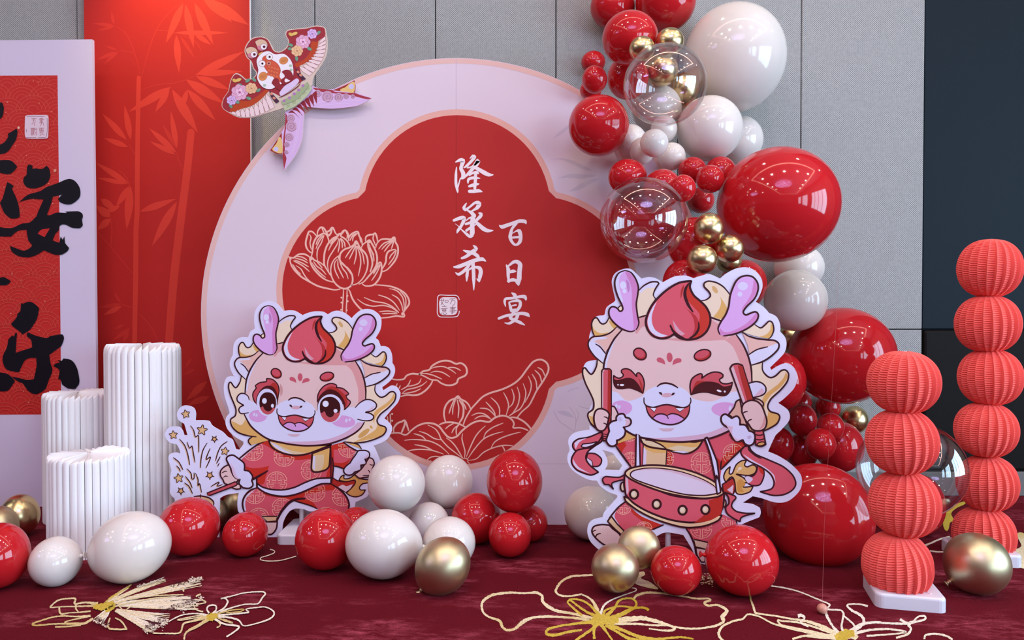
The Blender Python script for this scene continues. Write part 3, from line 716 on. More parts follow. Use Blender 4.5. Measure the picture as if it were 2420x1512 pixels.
kb = Plane((0, KY + .006, 0), (0, -1, 0))
for T in (T1, T2):
    q = curve(*parse('n', T)[:2], True); board('tail_streamer', kb, q, .005, M_KITE, kt)
board('wing_card', kp, curve(p_, c_, True), .006, M_KITE, kt)
DR, OR, PK, LAV, GRN, PCH = '#9d2b35', '#b8431f', '#e0a9c4', '#d9b4e0', '#6f9a80', '#e8bd92'
K = Ink(kb, 'tail_print', kt, 'n')
for T, red, acc, cl in ((T1, '950,665! 1140,690 1160,705 1350,715! 1400,735 1505,765! 1470,775 1400,760 1300,735 1160,720 1000,700', '1140,690! 1250,645 1345,595! 1355,650 1350,712!', '1210,692 1260,660 1300,625 1340,610 1350,650 1335,710 1280,705'),
                        (T2, '695,900! 720,960 700,1050 690,1150 690,1290! 705,1330 690,1400 682,1440! 668,1300! 675,1150 690,1020', '660,1085! 600,1180 550,1255! 610,1285 665,1290!', '645,1130 610,1190 570,1240 590,1265 660,1280 668,1220')):
    K.fill(T, '#d9b6df'); K.fill(acc, '#9c3020'); K.fill(cl, '#e3c07a'); K.fill(red, '#a33440')
K.ell(1315, 655, 24, 24, '#c9c0e8', n=14); K.ell(608, 1243, 22, 22, '#c9c0e8', n=14)
for x, y, r in ((1000, 720, 34), (1090, 750, 55), (1195, 755, 42), (1265, 745, 26), (1328, 748, 20), (745, 950, 38), (750, 1030, 52), (730, 1130, 40), (708, 1200, 26), (702, 1272, 20)):
    K.ell(x, y, r, r, '#c79db6', n=18)
    sp = [conv('n', x + r*(1-t/26)*math.cos(t*.5), y + r*(1-t/26)*math.sin(t*.5)) for t in range(26)]
    K.ribbon(sp, [.9]*26, '#8d5876')
for i in range(7):
    a = .08 + i*.16; K.fill('%d,%d! %d,%d %d,%d! %d,%d' % (720+i*38, 905-i*30, 775+i*34, 905-i*18, 835+i*26, 960-i*23, 760+i*38, 880-i*30), '#8f2433')
for tx in ('950,820 1100,790 1300,790 1450,775', '1000,840 1150,820 1300,815', '840,900 820,1050 790,1200 720,1380', '800,1000 790,1150 740,1300'): K.line(tx, '#e6cbea', 1.0)
K.done()
K = Ink(kp, 'wing_print', kt, 'n')
wp = curve(p_, c_, True)
K.poly(wp, '#d8c2b2')
K.fill('105,850 115,770 160,700 175,630 195,575 225,540 265,550 320,595! 390,580 428,530 398,480 378,420 338,375 320,310 348,245 395,203 470,193 525,216 552,262 585,320 640,335 706,295 730,232 703,172 718,132 795,118 900,108 980,90 1055,102 1068,135 1066,180 1000,235 940,330 880,420 830,470 860,600! 640,745! 520,700 400,770 300,830 220,870 175,897', DR)
K.fill('1005,230 985,235 940,235 925,330 870,400 785,440 800,475! 850,450 930,410 985,330', OR); K.fill('175,890 250,790 340,790 430,745 510,680 535,700! 480,760 390,830 280,865', OR)
FI = [(1010,232),(1000,262),(985,290),(975,318),(960,345),(940,370),(920,395),(895,415),(868,435),(838,455),(805,472)]
FO = [(1072,175),(1076,218),(1076,258),(1074,300),(1066,342),(1052,382),(1034,420),(1010,455),(982,492),(952,528),(915,560)]
GI = [(180,895),(225,880),(268,868),(310,856),(352,842),(392,822),(430,795),(465,765),(495,735),(520,700)]
GO = [(190,910),(232,930),(278,942),(322,946),(366,942),(412,932),(458,918),(505,898),(550,875),(600,845)]
for I_, O_ in ((FI, FO), (GI, GO)):
    for i in range(len(I_)-1):
        a, b, c, d = I_[i], O_[i], O_[i+1], I_[i+1]
        q = lambda u, v, t: '%.0f,%.0f' % (u[0]*(1-t)+v[0]*t, u[1]*(1-t)+v[1]*t)
        K.fill(q(a, d, .5)+'! '+q(a, b, .35)+' '+q(b, c, .08)+'! '+q(b, c, .86)+'! '+q(d, c, .45), '#edd3d2', '#7c2232', .7)
def rose(x, y, r, col, dk_):
    for k in range(7):
        a = k*.9; K.ell(x+r*.55*math.cos(a), y+r*.5*math.sin(a), r*.5, r*.44, col, k*50, dk_, .5, n=14)
    for k in range(4):
        a = k*1.6+.4; K.ell(x+r*.24*math.cos(a), y+r*.24*math.sin(a), r*.34, r*.26, '#efc3dc' if col == PK else col, k*40, dk_, .5, n=12)
    K.ell(x, y, r*.16, r*.13, dk_, n=8)
for x, y, rt in ((920,300,30),(800,390,80),(740,300,10),(1005,150,-40),(830,245,0),(745,265,20),(350,765,20),(440,690,-30),(180,835,60),(340,600,-30),(262,640,0),(400,590,40),(240,800,20)):
    K.ell(x, y, 26, 15, GRN, rt, '#41604f', .5, n=10)
rose(860, 235, 68, PK, '#a85b86'); rose(948, 160, 48, LAV, '#8e64a0'); rose(805, 320, 54, PCH, '#b97c52')
rose(265, 710, 78, PK, '#a85b86'); rose(190, 785, 46, LAV, '#8e64a0'); rose(375, 672, 54, PCH, '#b97c52')
for x, y in ((760, 165), (232, 600)):
    K.ell(x-14, y, 24, 16, '#dcb25c', 30, n=10); K.ell(x+22, y-6, 30, 15, '#e3be6a', -20, n=10)
# head with two owl-like eyes
for x, y, s in ((378, 322, 1), (470, 250, 1)):
    K.fill('%d,%d! %d,%d %d,%d %d,%d %d,%d %d,%d' % (x-60, y-15, x-20, y-38, x+30, y-30, x+58, y+10, x+40, y+55, x-20, y+60), '#d9b79b', '#7a2a2e', .7)
    K.ell(x-5, y+45, 34, 24, '#d08294', 20, n=12); K.ell(x+22, y+32, 30, 29, '#efe8ee', 0, '#7a2a2e', .7, n=16); K.ell(x+26, y+32, 13, 13, '#5c1420', n=10)
K.fill('440,350! 480,330 500,350 460,375', '#dcb25c')
K.fill('425,410 470,345 535,322 600,352 680,348 735,390 765,450 772,540 745,600 640,640 560,680 480,660 430,580 440,500', '#f0e9ee', '#7a2a2e', .6)
for x, y, rx, ry, ro in ((680, 412, 42, 34, -20), (485, 560, 38, 44, 40)):
    K.ell(x, y, rx, ry, '#d98a4e', ro, '#9c4a28', .6, n=16)
    for t in (-12, 0, 12): K.line('%d,%d %d,%d' % (x-28, y+t*.6+8, x+28, y+t-8), '#a9562f', .7)
K.fill('480,390 520,365 560,400 620,440 650,500 640,560 660,610 610,590 560,545 515,500 490,450', '#d2593c', '#9c3424', .7)
for i in range(4):
    for j in range(3): K.ell(545+i*26-j*4, 470+j*34+i*8, 16, 15, '#da6a48', 0, '#a53f28', .6, n=10)
K.ell(545, 378, 32, 30, '#f2ecec', 0, '#7a2a2e', .7, n=16); K.ell(548, 378, 11, 11, '#3a1018', n=8)
K.ell(478, 440, 32, 30, '#f2ecec', 0, '#7a2a2e', .7, n=16); K.ell(480, 440, 11, 11, '#3a1018', n=8)
K.ell(540, 438, 24, 22, '#d98a72', 0, '#9c3424', .7, n=12); K.ell(540, 438, 10, 9, '#6d1a20', n=8)
for x, y in ((745, 460), (500, 645), (750, 500)): K.ell(x, y, 15, 13, '#a9c4a8', n=10)
K.fill('660,520! 690,500 740,505 770,560 750,600 700,580 690,610 720,620! 680,640 650,600 690,560', '#8f2430'); K.fill('565,625! 590,580 630,585 650,640 690,680 640,690 600,660', '#8f2430')
K.fill('640,715 690,650 740,620 800,580 825,600 800,640 730,700 660,745', '#dcc6e4'); K.line('640,760 730,715 820,650 840,610', '#7c1a2a', 2.2)
K.fill('655,790! 760,740 850,660 905,610! 920,640! 860,720 780,790 670,830!', '#9fae84')
for x, y in ((685, 790), (735, 762), (780, 725), (822, 688), (862, 648)): K.ell(x, y, 15, 14, '#b078b4', n=8)
K.fill('790,480! 890,585! 860,600! 810,540', '#4a2340'); K.fill('545,690! 640,795! 610,815! 560,750', '#4a2340')
for x, y in ((815, 520), (840, 550), (565, 725), (590, 765)): K.ell(x, y, 16, 12, '#d98a72', 40, n=8)
K.done()
K = Ink(zoff(kp, .001), 'tail_band', kt, 'n')
K.fill('672,838! 770,790 860,720 920,640! 948,668! 900,740 800,830 690,882!', '#b9c39c')
for x, y in ((720, 838), (775, 805), (825, 762), (868, 715), (905, 672)):
    K.fill('%d,%d! %d,%d! %d,%d! %d,%d!' % (x-18, y-8, x+14, y-22, x+18, y+8, x-12, y+18), '#a5b187', fr='n', sharp=True)
K.done()

# ------------------------------------------------------------------ baby dragon cutouts
OUT = '#3b0b16'; LW = '#dad6f4'; CREAM, ORG = '#eed7bd', '#deac64'; SK, SKD = '#e5c1bf', '#dd9c9c'
FACEW = '#dad8f2'; AN, AND = '#ddabe2', '#d386be'; TU, TUD = '#d95a68', '#c73628'; JK, JKD, PAT = '#d45565', '#c42e21', '#f3b89f'
def coin(K, fr, cx, cy, r, col=PAT, w=1.25):
    k = 26
    def L(pts):
        for sx in (1, -1):
            K.line(' '.join('%.1f,%.1f' % (cx + sx*r*x, cy + r*y) for x, y in pts), col, w, fr=fr, taper=1, sharp=True)
    for s in (1, -1):
        L([(math.sin(math.pi/2*t/9)*.99, -s*(.13 + .86*math.cos(math.pi/2*t/9))) for t in range(10)])
        L([(.99, -s*.13), (.74, -s*.13)])
        L([(.10, -s*.92), (.10, -s*.13), (.10, -s*.13)])
        L([(.10, -s*.80), (.42, -s*.72), (.68, -s*.44), (.32, -s*.44), (.32, -s*.26), (.80, -s*.26)])
        L([(.74, -s*.13), (.74, 0)])
    L([(.10, -.13), (.50, -.13), (.50, .13), (.10, .13)])

def head(bd, plane, A, B, parent, left_mane_cut=False):
    """mane, ears, face, antlers and tuft, common to both drawn dragons (A, B: frames)"""
    K = Ink(plane, 'mane_curl', parent, A)
    K.fill('640,660 660,500 690,350! 750,300 830,265 900,267 918,285! 870,350 845,410 860,445! 800,560 750,640!', CREAM)
    K.fill('690,350! 750,300 830,265 900,267 912,285! 860,330 780,330 700,385!', '#dcd6ea')
    K.line('690,350 750,300 830,265 900,267 915,285! 868,350 845,410 868,450', OUT, 2.5); K.done()
    K = Ink(plane, 'mane_curl', parent, A)
    K.fill('1360,490! 1430,490 1475,450 1460,400 1415,345 1420,305 1470,285 1560,310 1640,370 1695,450! 1690,600 1570,720! 1460,680!', CREAM)
    K.fill('1580,460! 1650,600 1590,700 1490,680! 1560,600 1590,520', ORG); K.ell(1530, 382, 24, 46, '#d8ac72', -32)
    K.line('1355,495 1420,490 1475,450 1462,400 1415,345 1418,305 1465,285 1550,305 1630,360 1695,450', OUT, 2.5); K.done()
    K = Ink(plane, 'mane_curl', parent, A)
    K.fill('340,640! 300,690 260,700 230,670 200,630 165,640 140,690 145,770 160,828! 260,825 340,790 420,730!', CREAM)
    K.fill('145,690! 170,760 240,800 330,790! 250,825 165,828! 145,770', ORG); K.fill('330,660! 370,680 415,735! 385,760 345,700', ORG)
    K.line('340,630 305,685 265,700 235,680 205,630 170,635 142,690 145,770 165,830', OUT, 2.5); K.done()
    K = Ink(plane, 'mane_curl', parent, A)
    K.fill('1950,790! 2010,825 2060,790 2110,755 2145,780 2150,850 2125,910 2085,945! 1970,920 1880,890 1810,860! 1880,800', CREAM)
    K.fill('2120,770! 2110,850 2060,900 1980,920! 2085,945! 2135,900 2150,840', ORG)
    K.line('1945,785 2005,825 2050,800 2105,755 2140,775 2150,850 2120,920 2085,950', OUT, 2.5); K.done()
    K = Ink(plane, 'mane', parent, A)
    K.fill('@%s 180,200! 165,290 130,355 100,380 70,355 35,305 10,320 5,380 30,480 80,600 105,680 95,760 40,800 30,840 60,920 140,990 260,1030 330,1045! 280,1080 275,1120 310,1160! 560,1090! 400,900 240,800 215,500 240,260!' % B, CREAM)
    K.fill('@%s 42,830! 100,855 180,885 230,810! 300,900 420,1010 560,1090! 310,1160! 275,1120 280,1080 340,1045! 200,1015 90,950' % B, ORG)
    K.line('@%s 180,205 165,290 130,355 100,380 70,355 35,305 10,320 5,380 30,480 80,600 105,680 95,760 40,800 30,840 60,920 140,990 260,1030 380,1047' % B, OUT, 2.7)
    K.line('@%s 330,1047 282,1080 276,1120 312,1162' % B, OUT, 2.5)
    K.done(); K = Ink(plane, 'mane', parent, A)
    K.fill('@%s 2005,345! 1995,420 2030,480 2080,510 2140,490 2200,440 2250,435 2280,480 2260,560 2180,650 2070,740 2025,820 2050,880 2130,910 2150,950 2110,1020 1990,1080 1840,1120 1700,1130! 1770,1150 1812,1212! 1580,1115! 1700,1000 1850,840 1880,600 1870,360!' % B, CREAM)
    K.fill('@%s 2252,455! 2265,520 2180,620 2070,700 2000,790 1985,870! 1968,760 2020,680 2150,590 2220,520' % B, ORG)
    K.fill('@%s 2030,860! 2130,920 2145,960 2100,1020 1980,1070 1690,1128! 1900,1020 2010,940' % B, ORG)
    K.fill('@%s 1580,1115! 1690,1130 1770,1155 1812,1212!' % B, ORG)
    K.ell(1845, 1000, 95, 34, '#d2a25c', -38, fr=B); K.ell(1945, 915, 26, 15, '#d2a25c', 50, fr=B)
    K.line('@%s 2000,345 1995,420 2030,480 2080,510 2140,490 2200,440 2250,435 2280,480 2260,560 2180,650 2070,740 2025,820 2050,880 2130,910 2150,950 2110,1020 1990,1080 1840,1120 1660,1132' % B, OUT, 2.7)
    K.line('@%s 1580,1115 1690,1130 1770,1155 1812,1212' % B, OUT, 2.5); K.done()
    K = Ink(plane, 'ear', parent, A)
    K.fill('160,832! 115,855 88,905 97,965 150,1050 240,1130! 280,1000 460,780! 410,740! 340,800 250,828', '#e6b8ac')
    K.fill('97,880! 160,890 230,940 278,1020! 240,1130! 150,1050 97,965', '#dddaf0'); K.fill('165,845! 300,850 200,870 110,900! 130,860', '#d9d5ea')
    K.line('412,742 340,800 250,828 160,832 115,855 88,905 97,965 150,1050 240,1132', OUT, 2.5); K.line('170,915 220,950 275,1028', OUT, 2.2); K.done()
    K = Ink(plane, 'ear', parent, A)
    K.fill('1800,860! 1860,905 1960,940 2080,960 2150,970 2195,1010 2180,1070 2100,1140 2000,1195 1880,1225! 1850,1000!', '#e6b8ac')
    K.fill('1855,1120! 1960,1060 2070,1035 2180,1000! 2195,1020 2160,1100 2050,1170 1880,1225!', '#dddaf0')
    K.line('1800,860 1860,905 1960,940 2080,960 2150,970 2195,1010 2180,1070 2100,1140 2000,1195 1880,1227', OUT, 2.9); K.line('1855,1112 1950,1060 2070,1035', OUT, 2.2); K.done()
    H = 'a' if A == 'a' else 'A'
    K = Ink(plane, 'face', parent, A)
    K.fill('660,645 760,625 1000,620 1300,640 1460,680 1560,715 1700,840 1760,930 1820,1050 1860,1200 1872,1360 @%s 1880,620 1850,850 1800,930 1700,1010 1560,1080 1400,1135 1250,1160 1050,1167 850,1150 700,1120 550,1080 420,1000 300,890 220,740 222,560 235,380 255,230 @%s 300,1000 380,870 475,770' % (B, A), SK)
    K.fill('1600,938! 1700,890 1760,930 1820,1050 1860,1200 1872,1360 @%s 1870,620! 1760,640! 1770,430 @%s 1730,1130 1680,1010' % (B, A), SKD)
    K.fill('620,820 690,760 760,740! 780,860 950,905 1200,935 1600,938! 1640,880 1560,860 1540,760! 1450,690! 1440,800 1300,900 1100,895 900,880 780,790 740,640! 665,650! 665,740', SKD)
    K.fill('445,800! 385,865 300,1000 250,1130 235,1290! 262,1290! 285,1130 340,990 390,880', '#d8d4ec')
    K.fill('@%s 222,600! 300,575 380,600 480,690 640,650 700,590 800,545 920,530 1040,555 1140,610 1210,700 1400,740 1560,690 1640,648 1740,640 1875,620! 1850,850! 1800,930 1700,1010 1560,1080 1400,1135 1250,1160 1050,1165 850,1150 700,1120 550,1080 420,1000 300,890 220,740!' % B, FACEW)
    K.fill('@%s 1850,850! 1800,930 1700,1010 1560,1080 1400,1135 1250,1160 1050,1165 850,1150 700,1120 560,1083! 750,1110 1000,1112 1300,1090 1500,1030 1650,950 1760,850!' % B, '#d6aec6')
    K.line('475,772 380,870 300,1000 250,1130 235,1240 230,1320', OUT, 3.0)
    K.line('@%s 218,740 300,890 420,1000 550,1080 700,1120 850,1150 1050,1168 1250,1160 1400,1135 1560,1080 1700,1010 1800,930 1852,848' % B, OUT, 3.2)
    K.line('1728,882 1800,1000 1850,1140 1872,1280 1868,1410', OUT, 3.0); K.line('665,648 752,627', OUT, 2.5); K.line('1455,680 1572,727', OUT, 2.8)
    K.ell(1843, 0, 0.1, 0.1, None); K.done()
    K = Ink(plane, 'cheek_blush', parent, B)
    K.ell(405, 765, 122, 83, '#d8a0d4')
    for x, y, r in ((352, 742, 15), (385, 752, 13)): K.ell(x, y, r, r*1.7, '#d6d2ee', 15, n=12)
    K.done(); K = Ink(plane, 'cheek_blush', parent, B); K.ell(1565, 838, 165, 82, '#d8a0d4', 6)
    for x, y, r in ((1608, 825, 17), (1652, 815, 14)): K.ell(x, y, r, r*1.7, '#d6d2ee', 15, n=12)
    K.done()
    K = Ink(plane, 'forehead_mark', parent, B)
    K.ell(978, 235, 33, 53, '#c9596a'); K.fill('925,312! 915,262 875,232 838,240 840,275 880,292', '#c9596a'); K.fill('1003,322! 1020,270 1065,247 1105,260 1100,292 1050,305', '#c9596a'); K.done()
    for cx, cy, rx, ry, ro in ((653, 183, 74, 60, 35), (1343, 228, 95, 58, -14)):
        K = Ink(plane, 'eyebrow', parent, B)
        K.ell(cx+6, cy+14, rx, ry, SKD, ro); K.ell(cx, cy, rx, ry, '#b02f28', ro); K.ell(cx-6, cy-10, rx*.86, ry*.74, '#cc5260', ro); K.ell(cx, cy, rx, ry, None, ro, OUT, 2.2); K.done()
    K = Ink(plane, 'nose', parent, B)
    K.ell(920, 648, 62, 24, '#d6a8b6'); K.line('818,550 860,522 920,515 990,535 1045,572', OUT, 2.8); K.line('838,615,10 850,622,22 862,635,14', OUT); K.line('1003,630,10 992,636,22 978,645,14', OUT); K.done()
    K = Ink(plane, 'mouth', parent, B)
    K.fill('675,755! 760,778 850,760 920,753 1000,775 1090,795 1165,775! 1150,850 1080,935 970,970 860,958 760,910 700,840', '#c9525c')
    K.line('665,665 663,720 690,755 760,775 850,757 920,752 1000,772 1090,794 1150,775 1180,730 1178,690', OUT, 2.5); K.done()
    K = Ink(plane, 'tongue', parent, B); K.fill('735,902! 790,858 850,850 905,872! 960,852 1030,870 1095,915! 1040,955 970,970 860,958 790,930', '#d6a0d8')
    K.line('735,900 790,858 850,850 900,870 918,905', OUT, 2.2); K.line('905,872 960,852 1030,870 1095,915', OUT, 2.2)
    K.line('680,755 700,840 760,910 860,960 970,972 1070,940 1140,870 1166,775', OUT, 2.6); K.done()
    K = Ink(plane, 'tooth', parent, B); K.fill('722,775! 795,780! 768,828!', '#e6e3f2', OUT, 1.6, sharp=True); K.done()
    K = Ink(plane, 'tooth', parent, B); K.fill('1000,790! 1105,797! 1050,838!', '#e6e3f2', OUT, 1.6, sharp=True); K.done()
    K = Ink(plane, 'chin_shade', parent, B); K.fill('800,1005! 890,1012 980,1010! 940,1042 850,1040', '#d6b0be'); K.done()

def antlers_tuft(plane, A, parent):
    K = Ink(plane, 'antler', parent, A)
    K.fill('440,540! 470,510 495,515! 500,545 465,572', CREAM, OUT, 1.8)
    K.fill('550,125 615,150 660,220 685,310 672,400 650,500 655,620 665,700 650,750 620,785 560,795 470,760 390,690 345,620 345,550 380,515 430,530 465,570 497,550 490,500 450,400 428,300 435,220 480,150', AN)
    K.fill('550,140! 610,160 655,240 678,320 662,400 640,500 645,620 657,700 640,755 600,790! 605,740 602,600 600,500 610,380 600,280 570,200', AND)
    K.fill('540,140! 490,190 475,280 490,390 508,460 490,480! 455,390 437,300 443,220 480,160', '#d9d2ee')
    K.ell(518, 285, 35, 42, '#e0dcf4'); K.ell(530, 350, 22, 24, '#e0dcf4'); K.fill('555,220! 585,260 588,330 570,370! 560,320', '#c284be')
    K.line('550,125 615,150 660,220 685,310 672,400 650,500 655,620 665,700 650,750 628,778', OUT, 2.7); K.line('612,788 560,797 470,760 390,690 345,620 345,550 380,515 430,530 465,570 497,550 490,500 450,400 428,300 435,220 480,150 550,125', OUT, 2.7); K.done()
    K = Ink(plane, 'antler', parent, A)
    K.fill('1900,245 1960,265 2005,330 2005,410 1960,500 1870,580 1825,640 1850,675 1900,660 1960,645 1990,680 1970,740 1900,800 1800,850 1700,880 1600,892 1550,870 1535,810 1570,740 1630,660 1670,570 1690,470 1720,390 1770,300 1830,255', AN)
    K.fill('1965,290! 1998,340 1998,405 1950,490 1865,570 1812,640! 1822,590 1880,520 1930,440 1952,360', AND)
    K.fill('1550,790! 1600,850 1700,840 1850,770 1965,660! 1985,690 1955,750 1880,805 1780,850 1690,878 1600,890 1552,870!', AND)
    K.ell(1840, 358, 56, 46, '#dcd0f0'); K.ell(1803, 445, 28, 28, '#dcd0f0')
    K.line('1590,892 1700,880 1800,850 1900,800 1970,740 1990,680 1960,645 1900,660 1850,675 1825,640 1870,580 1960,500 2005,410 2005,330 1960,265 1900,245 1830,255 1770,300 1720,390 1690,470 1670,570 1630,660 1570,740 1535,810 1550,872', OUT, 2.9); K.done()
    K = Ink(plane, 'forehead_tuft', parent, A)
    K.fill('1275,275! 1255,340 1290,430 1360,500 1420,570 1455,660 1450,750 1400,840 1310,900 1200,915 1110,895 1045,845! 980,880 900,888 820,860 760,790 742,700 770,610 830,510 920,420 1030,340 1150,285', TU)
    K.fill('1268,285! 1262,370 1330,480 1420,590 1445,680 1430,770 1370,850 1280,905 1230,908! 1310,830 1330,720 1340,640 1280,560 1210,470 1195,380 1220,310', TUD)
    K.fill('880,480! 830,540 785,620 760,700 780,790 830,845 900,872 975,860! 900,835 840,790 812,720 812,640 840,560', '#dcd6ec')
    K.fill('1180,320! 1150,380 1143,465! 1160,430 1195,320', '#b02f2a'); K.fill('1040,690! 1100,790 1165,850! 1120,865 1060,800', '#d99fb0'); K.fill('1160,540! 1220,600 1270,690 1275,800 1240,870! 1320,800 1325,720 1290,650', '#b83236')
    K.line('1250,295,8 1205,360,26 1195,440,30 1225,540,26 1270,615,10', OUT); K.line('1010,750,14 1035,810,22 1080,860,26 1150,900,18', OUT); K.line('1325,730,8 1320,800,20 1280,860,22 1210,905,14', OUT)
    K.line('1275,275! 1255,340 1290,430 1360,500 1420,570 1455,660 1450,750 1400,840 1310,900 1200,915 1110,895 1045,845! 980,880 900,888 820,860 760,790 742,700 770,610 830,510 920,420 1030,340 1150,285', OUT, 3.5, closed=True); K.done()

# ---- dragon with the firework
Y1 = 2.79
d1 = thing('dragon_cutout', (at(720, 1280, Y1).x, Y1, 0), 'wide-eyed baby dragon cutout in red lighting a firework, left of the lotus centre', 'cutout', 'dragon cutouts')
q1 = Plane((0, Y1, 0), (0, -1, 0)); q1.wm = 1.3
OUT1 = ('@a 350,350 355,230 400,140 470,85 545,62 620,80 680,120 745,200! 830,190 910,200 1005,258! 1080,225 1170,205 1250,205 1300,215 1350,248! 1410,210 1480,195 1560,215 1630,260 1675,300! 1720,250 1790,195 1870,172 1960,185 2040,240 2075,300 2080,380 2060,470 2000,570! 2040,600 2070,680! 2130,680 2190,715 2225,800 2230,910! 2260,960 2265,1030 2235,1110 2170,1180 2090,1240! 2105,1280! 2170,1240 2220,1215 2290,1235 2340,1310 '
 '@b 2340,450 2335,510 2300,590 2220,680 2120,800! 2190,860 2225,920 2215,990 2170,1070 2100,1120 1970,1170! 1990,1200 2030,1290 @e 1890,380 1940,560 1900,700 1760,800 1720,860 1640,900 1570,930! 1540,1060 1480,1150 1440,1300 1330,1430 1200,1430! 1120,1330 1100,1200 1010,1050! 960,1055 870,1020 770,1015! 700,1050 640,1130 605,1220 590,1320 520,1400 435,1440! 300,1440 200,1300 50,1090 15,1050 5,950 15,850 '
 '@d 775,985! 700,995 635,1010 585,1040! 580,1190 575,1440! 180,1440! 150,1200 140,1045! 105,1010 90,970 95,900 92,830 105,760! 90,700 75,650 90,600 150,585 195,600! 180,540 155,500! 100,490 55,450 40,400 70,345 120,325 185,335 215,370 228,412! 265,415! 245,340 232,298! 175,260 160,200 185,145 230,118 290,125 330,150 345,200 340,265! 430,265 480,275 500,310 540,340 610,380 660,430 710,460 740,550! 775,560! 820,500 815,460! '
 '@c 490,890! 440,860 400,820 385,780 390,745 410,720! 400,680 380,620 375,560 385,520 403,503 450,500 @a 75,1090! 30,1000 15,920 30,850 60,800! 70,660 110,590 180,555 265,560! 300,480 360,440!')
o1 = curve(*parse('a', OUT1)[:2], True)
board('board', q1, o1, .006, M_FOAM, d1)
# firework
K = Ink(q1, 'firework_cup', d1, 'd')
K.fill('300,1110! 300,1040 400,1015 480,1035 525,1075 520,1300! 200,1300!', '#d35a66'); K.fill('300,1060 400,1022 480,1042 520,1078 510,1110 420,1100', '#e0b183'); K.line('330,1020 400,1015 480,1035 525,1075 522,1115', OUT, 2.8); K.line('393,1000 394,1036', OUT, 2.4); K.done()
for tx in ('295,318 325,360 345,430 375,415 378,580', '185,450 235,510 265,590 288,705', '262,480 285,540 310,520 325,600 340,680', '460,490 420,560 400,650 395,735', '545,665 565,590 600,520 660,475', '490,545 450,650 495,630 450,735', '125,635 180,680 220,755', '155,715 180,740 195,770', '260,745 300,790 320,850 330,785', '345,790 370,850 370,915 385,890 405,980', '245,820 290,880 312,935', '235,885 280,920 315,990', '590,625 555,690', '580,690 565,720', '500,920 550,890 580,880 560,915 610,900'):
    K = Ink(q1, 'spark_streak', d1, 'd'); K.line(' '.join('%g,%g' % (float(a)-7, float(b)+9) for a, b in (t.split(',') for t in tx.split())), '#e3b991', 2.2); K.line(tx, OUT, 2.0, taper=.35); K.done()
def star(K, fr, x, y, r, rot):
    P = []
    for k in range(10):
        a = math.radians(rot + 36*k); q = r if k % 2 == 0 else r*.5; P.append('%.1f,%.1f' % (x + q*math.cos(a), y + q*math.sin(a)))
    K.fill(' '.join(P), '#e2b783', OUT, 1.5, fr=fr)
for x, y, r, ro in ((248, 203, 45, -100), (125, 410, 45, -95), (410, 362, 54, -82), (637, 572, 44, -80), (178, 840, 48, -100)):
    K = Ink(q1, 'star', d1, 'd'); star(K, 'd', x, y, r, ro); K.done()
for x, y, r in ((533, 450, 50), (487, 810, 62), (200, 965, 56)):
    K = Ink(q1, 'spark_burst', d1, 'd')
    K.fill(' '.join('%.1f,%.1f!' % (x + (r*.85 if k % 2 == 0 else r*.3)*math.cos(k*math.pi/5+.3), y + (r*.85 if k % 2 == 0 else r*.3)*math.sin(k*math.pi/5+.3)) for k in range(10)), '#e0ae72', sharp=True)
    for k in range(5):
        a = k*2*math.pi/5 + .9; c = (x + r*.95*math.cos(a), y + r*.95*math.sin(a))
        K.line(' '.join('%.1f,%.1f' % (c[0] + r*.6*math.cos(a+math.pi+t), c[1] + r*.6*math.sin(a+math.pi+t)) for t in (-.8, -.4, 0, .4, .8)), OUT, 1.9)
    K.done()
# body
K = Ink(q1, 'tail', d1, 'e')
K.fill('1350,640! 1380,590 1420,570! 1420,620 1500,610 1560,560! 1640,620 1740,635 1800,640! 1740,672 1660,690 1620,740 1640,770 1700,768! 1660,830 1580,860 1500,845 1450,810! 1560,690 1560,640 1450,660', '#d9a25a', OUT, 2.2)
K.fill('1265,605! 1340,650 1450,660 1560,640 1560,690 1500,760 1440,800! 1250,690!', '#b02a22', OUT, 2.2); K.fill('1340,730! 1400,700 1450,720 1535,690! 1500,750 1440,796!', '#e0c4d0'); K.done()
K = Ink(q1, 'trousers', d1, 'e')
TR = '255,740 170,775 100,860 75,960 95,1060 135,1105! 340,1120 530,1120! 560,1070 640,970 740,905 850,930 980,970 1060,1012 1200,1110 1430,1090! 1480,960 1450,850 1370,770 1250,690! 1110,690 950,760 800,820 650,850 500,840 370,800'
cl = K.fill(TR, JK); K.fill('300,775! 400,830 500,850 700,850 950,770 1245,690! 1300,760 1100,790 900,840 870,880 760,905! 640,880 400,845', JKD); K.fill('760,908! 900,895 1000,930 1062,1010! 980,980 850,940', JKD)
K.fill('250,755! 130,870 110,960 125,1040! 85,1040 78,950 110,850', '#d8d2ec')
K.clip = cl
for x, y in ((235, 820), (1035, 790), (1395, 850), (600, 1010), (290, 1140), (1180, 1130)): coin(K, 'e', x, y, 132)
K.clip = None
K.line('260,742 170,780 100,860 75,950 95,1050 132,1085', OUT, 3.4); K.line('900,882,16 800,890,24 700,930,28 600,1040,26 540,1150,22 530,1185,16', OUT); K.line('740,905 850,938 980,978 1062,1017', OUT, 2.6); K.line('1250,690 1370,770 1450,860 1485,960 1465,1050 1428,1085', OUT, 3.2); K.done()
K = Ink(q1, 'trouser_cuff', d1, 'e'); K.fill('330,1118! 530,1118! 520,1180! 400,1190!', '#dfb58c', OUT, 2.4, sharp=True); K.done()
K = Ink(q1, 'foot', d1, 'e'); K.fill('380,1192! 535,1190! 525,1270 490,1330 440,1358 380,1330', SK, OUT, 2.8); K.done()
K = Ink(q1, 'foot', d1, 'e'); K.fill('1120,1210! 1420,1180! 1400,1300 1300,1380 1180,1340', SK, OUT, 2.8); K.done()
K = Ink(q1, 'jacket', d1, 'e')
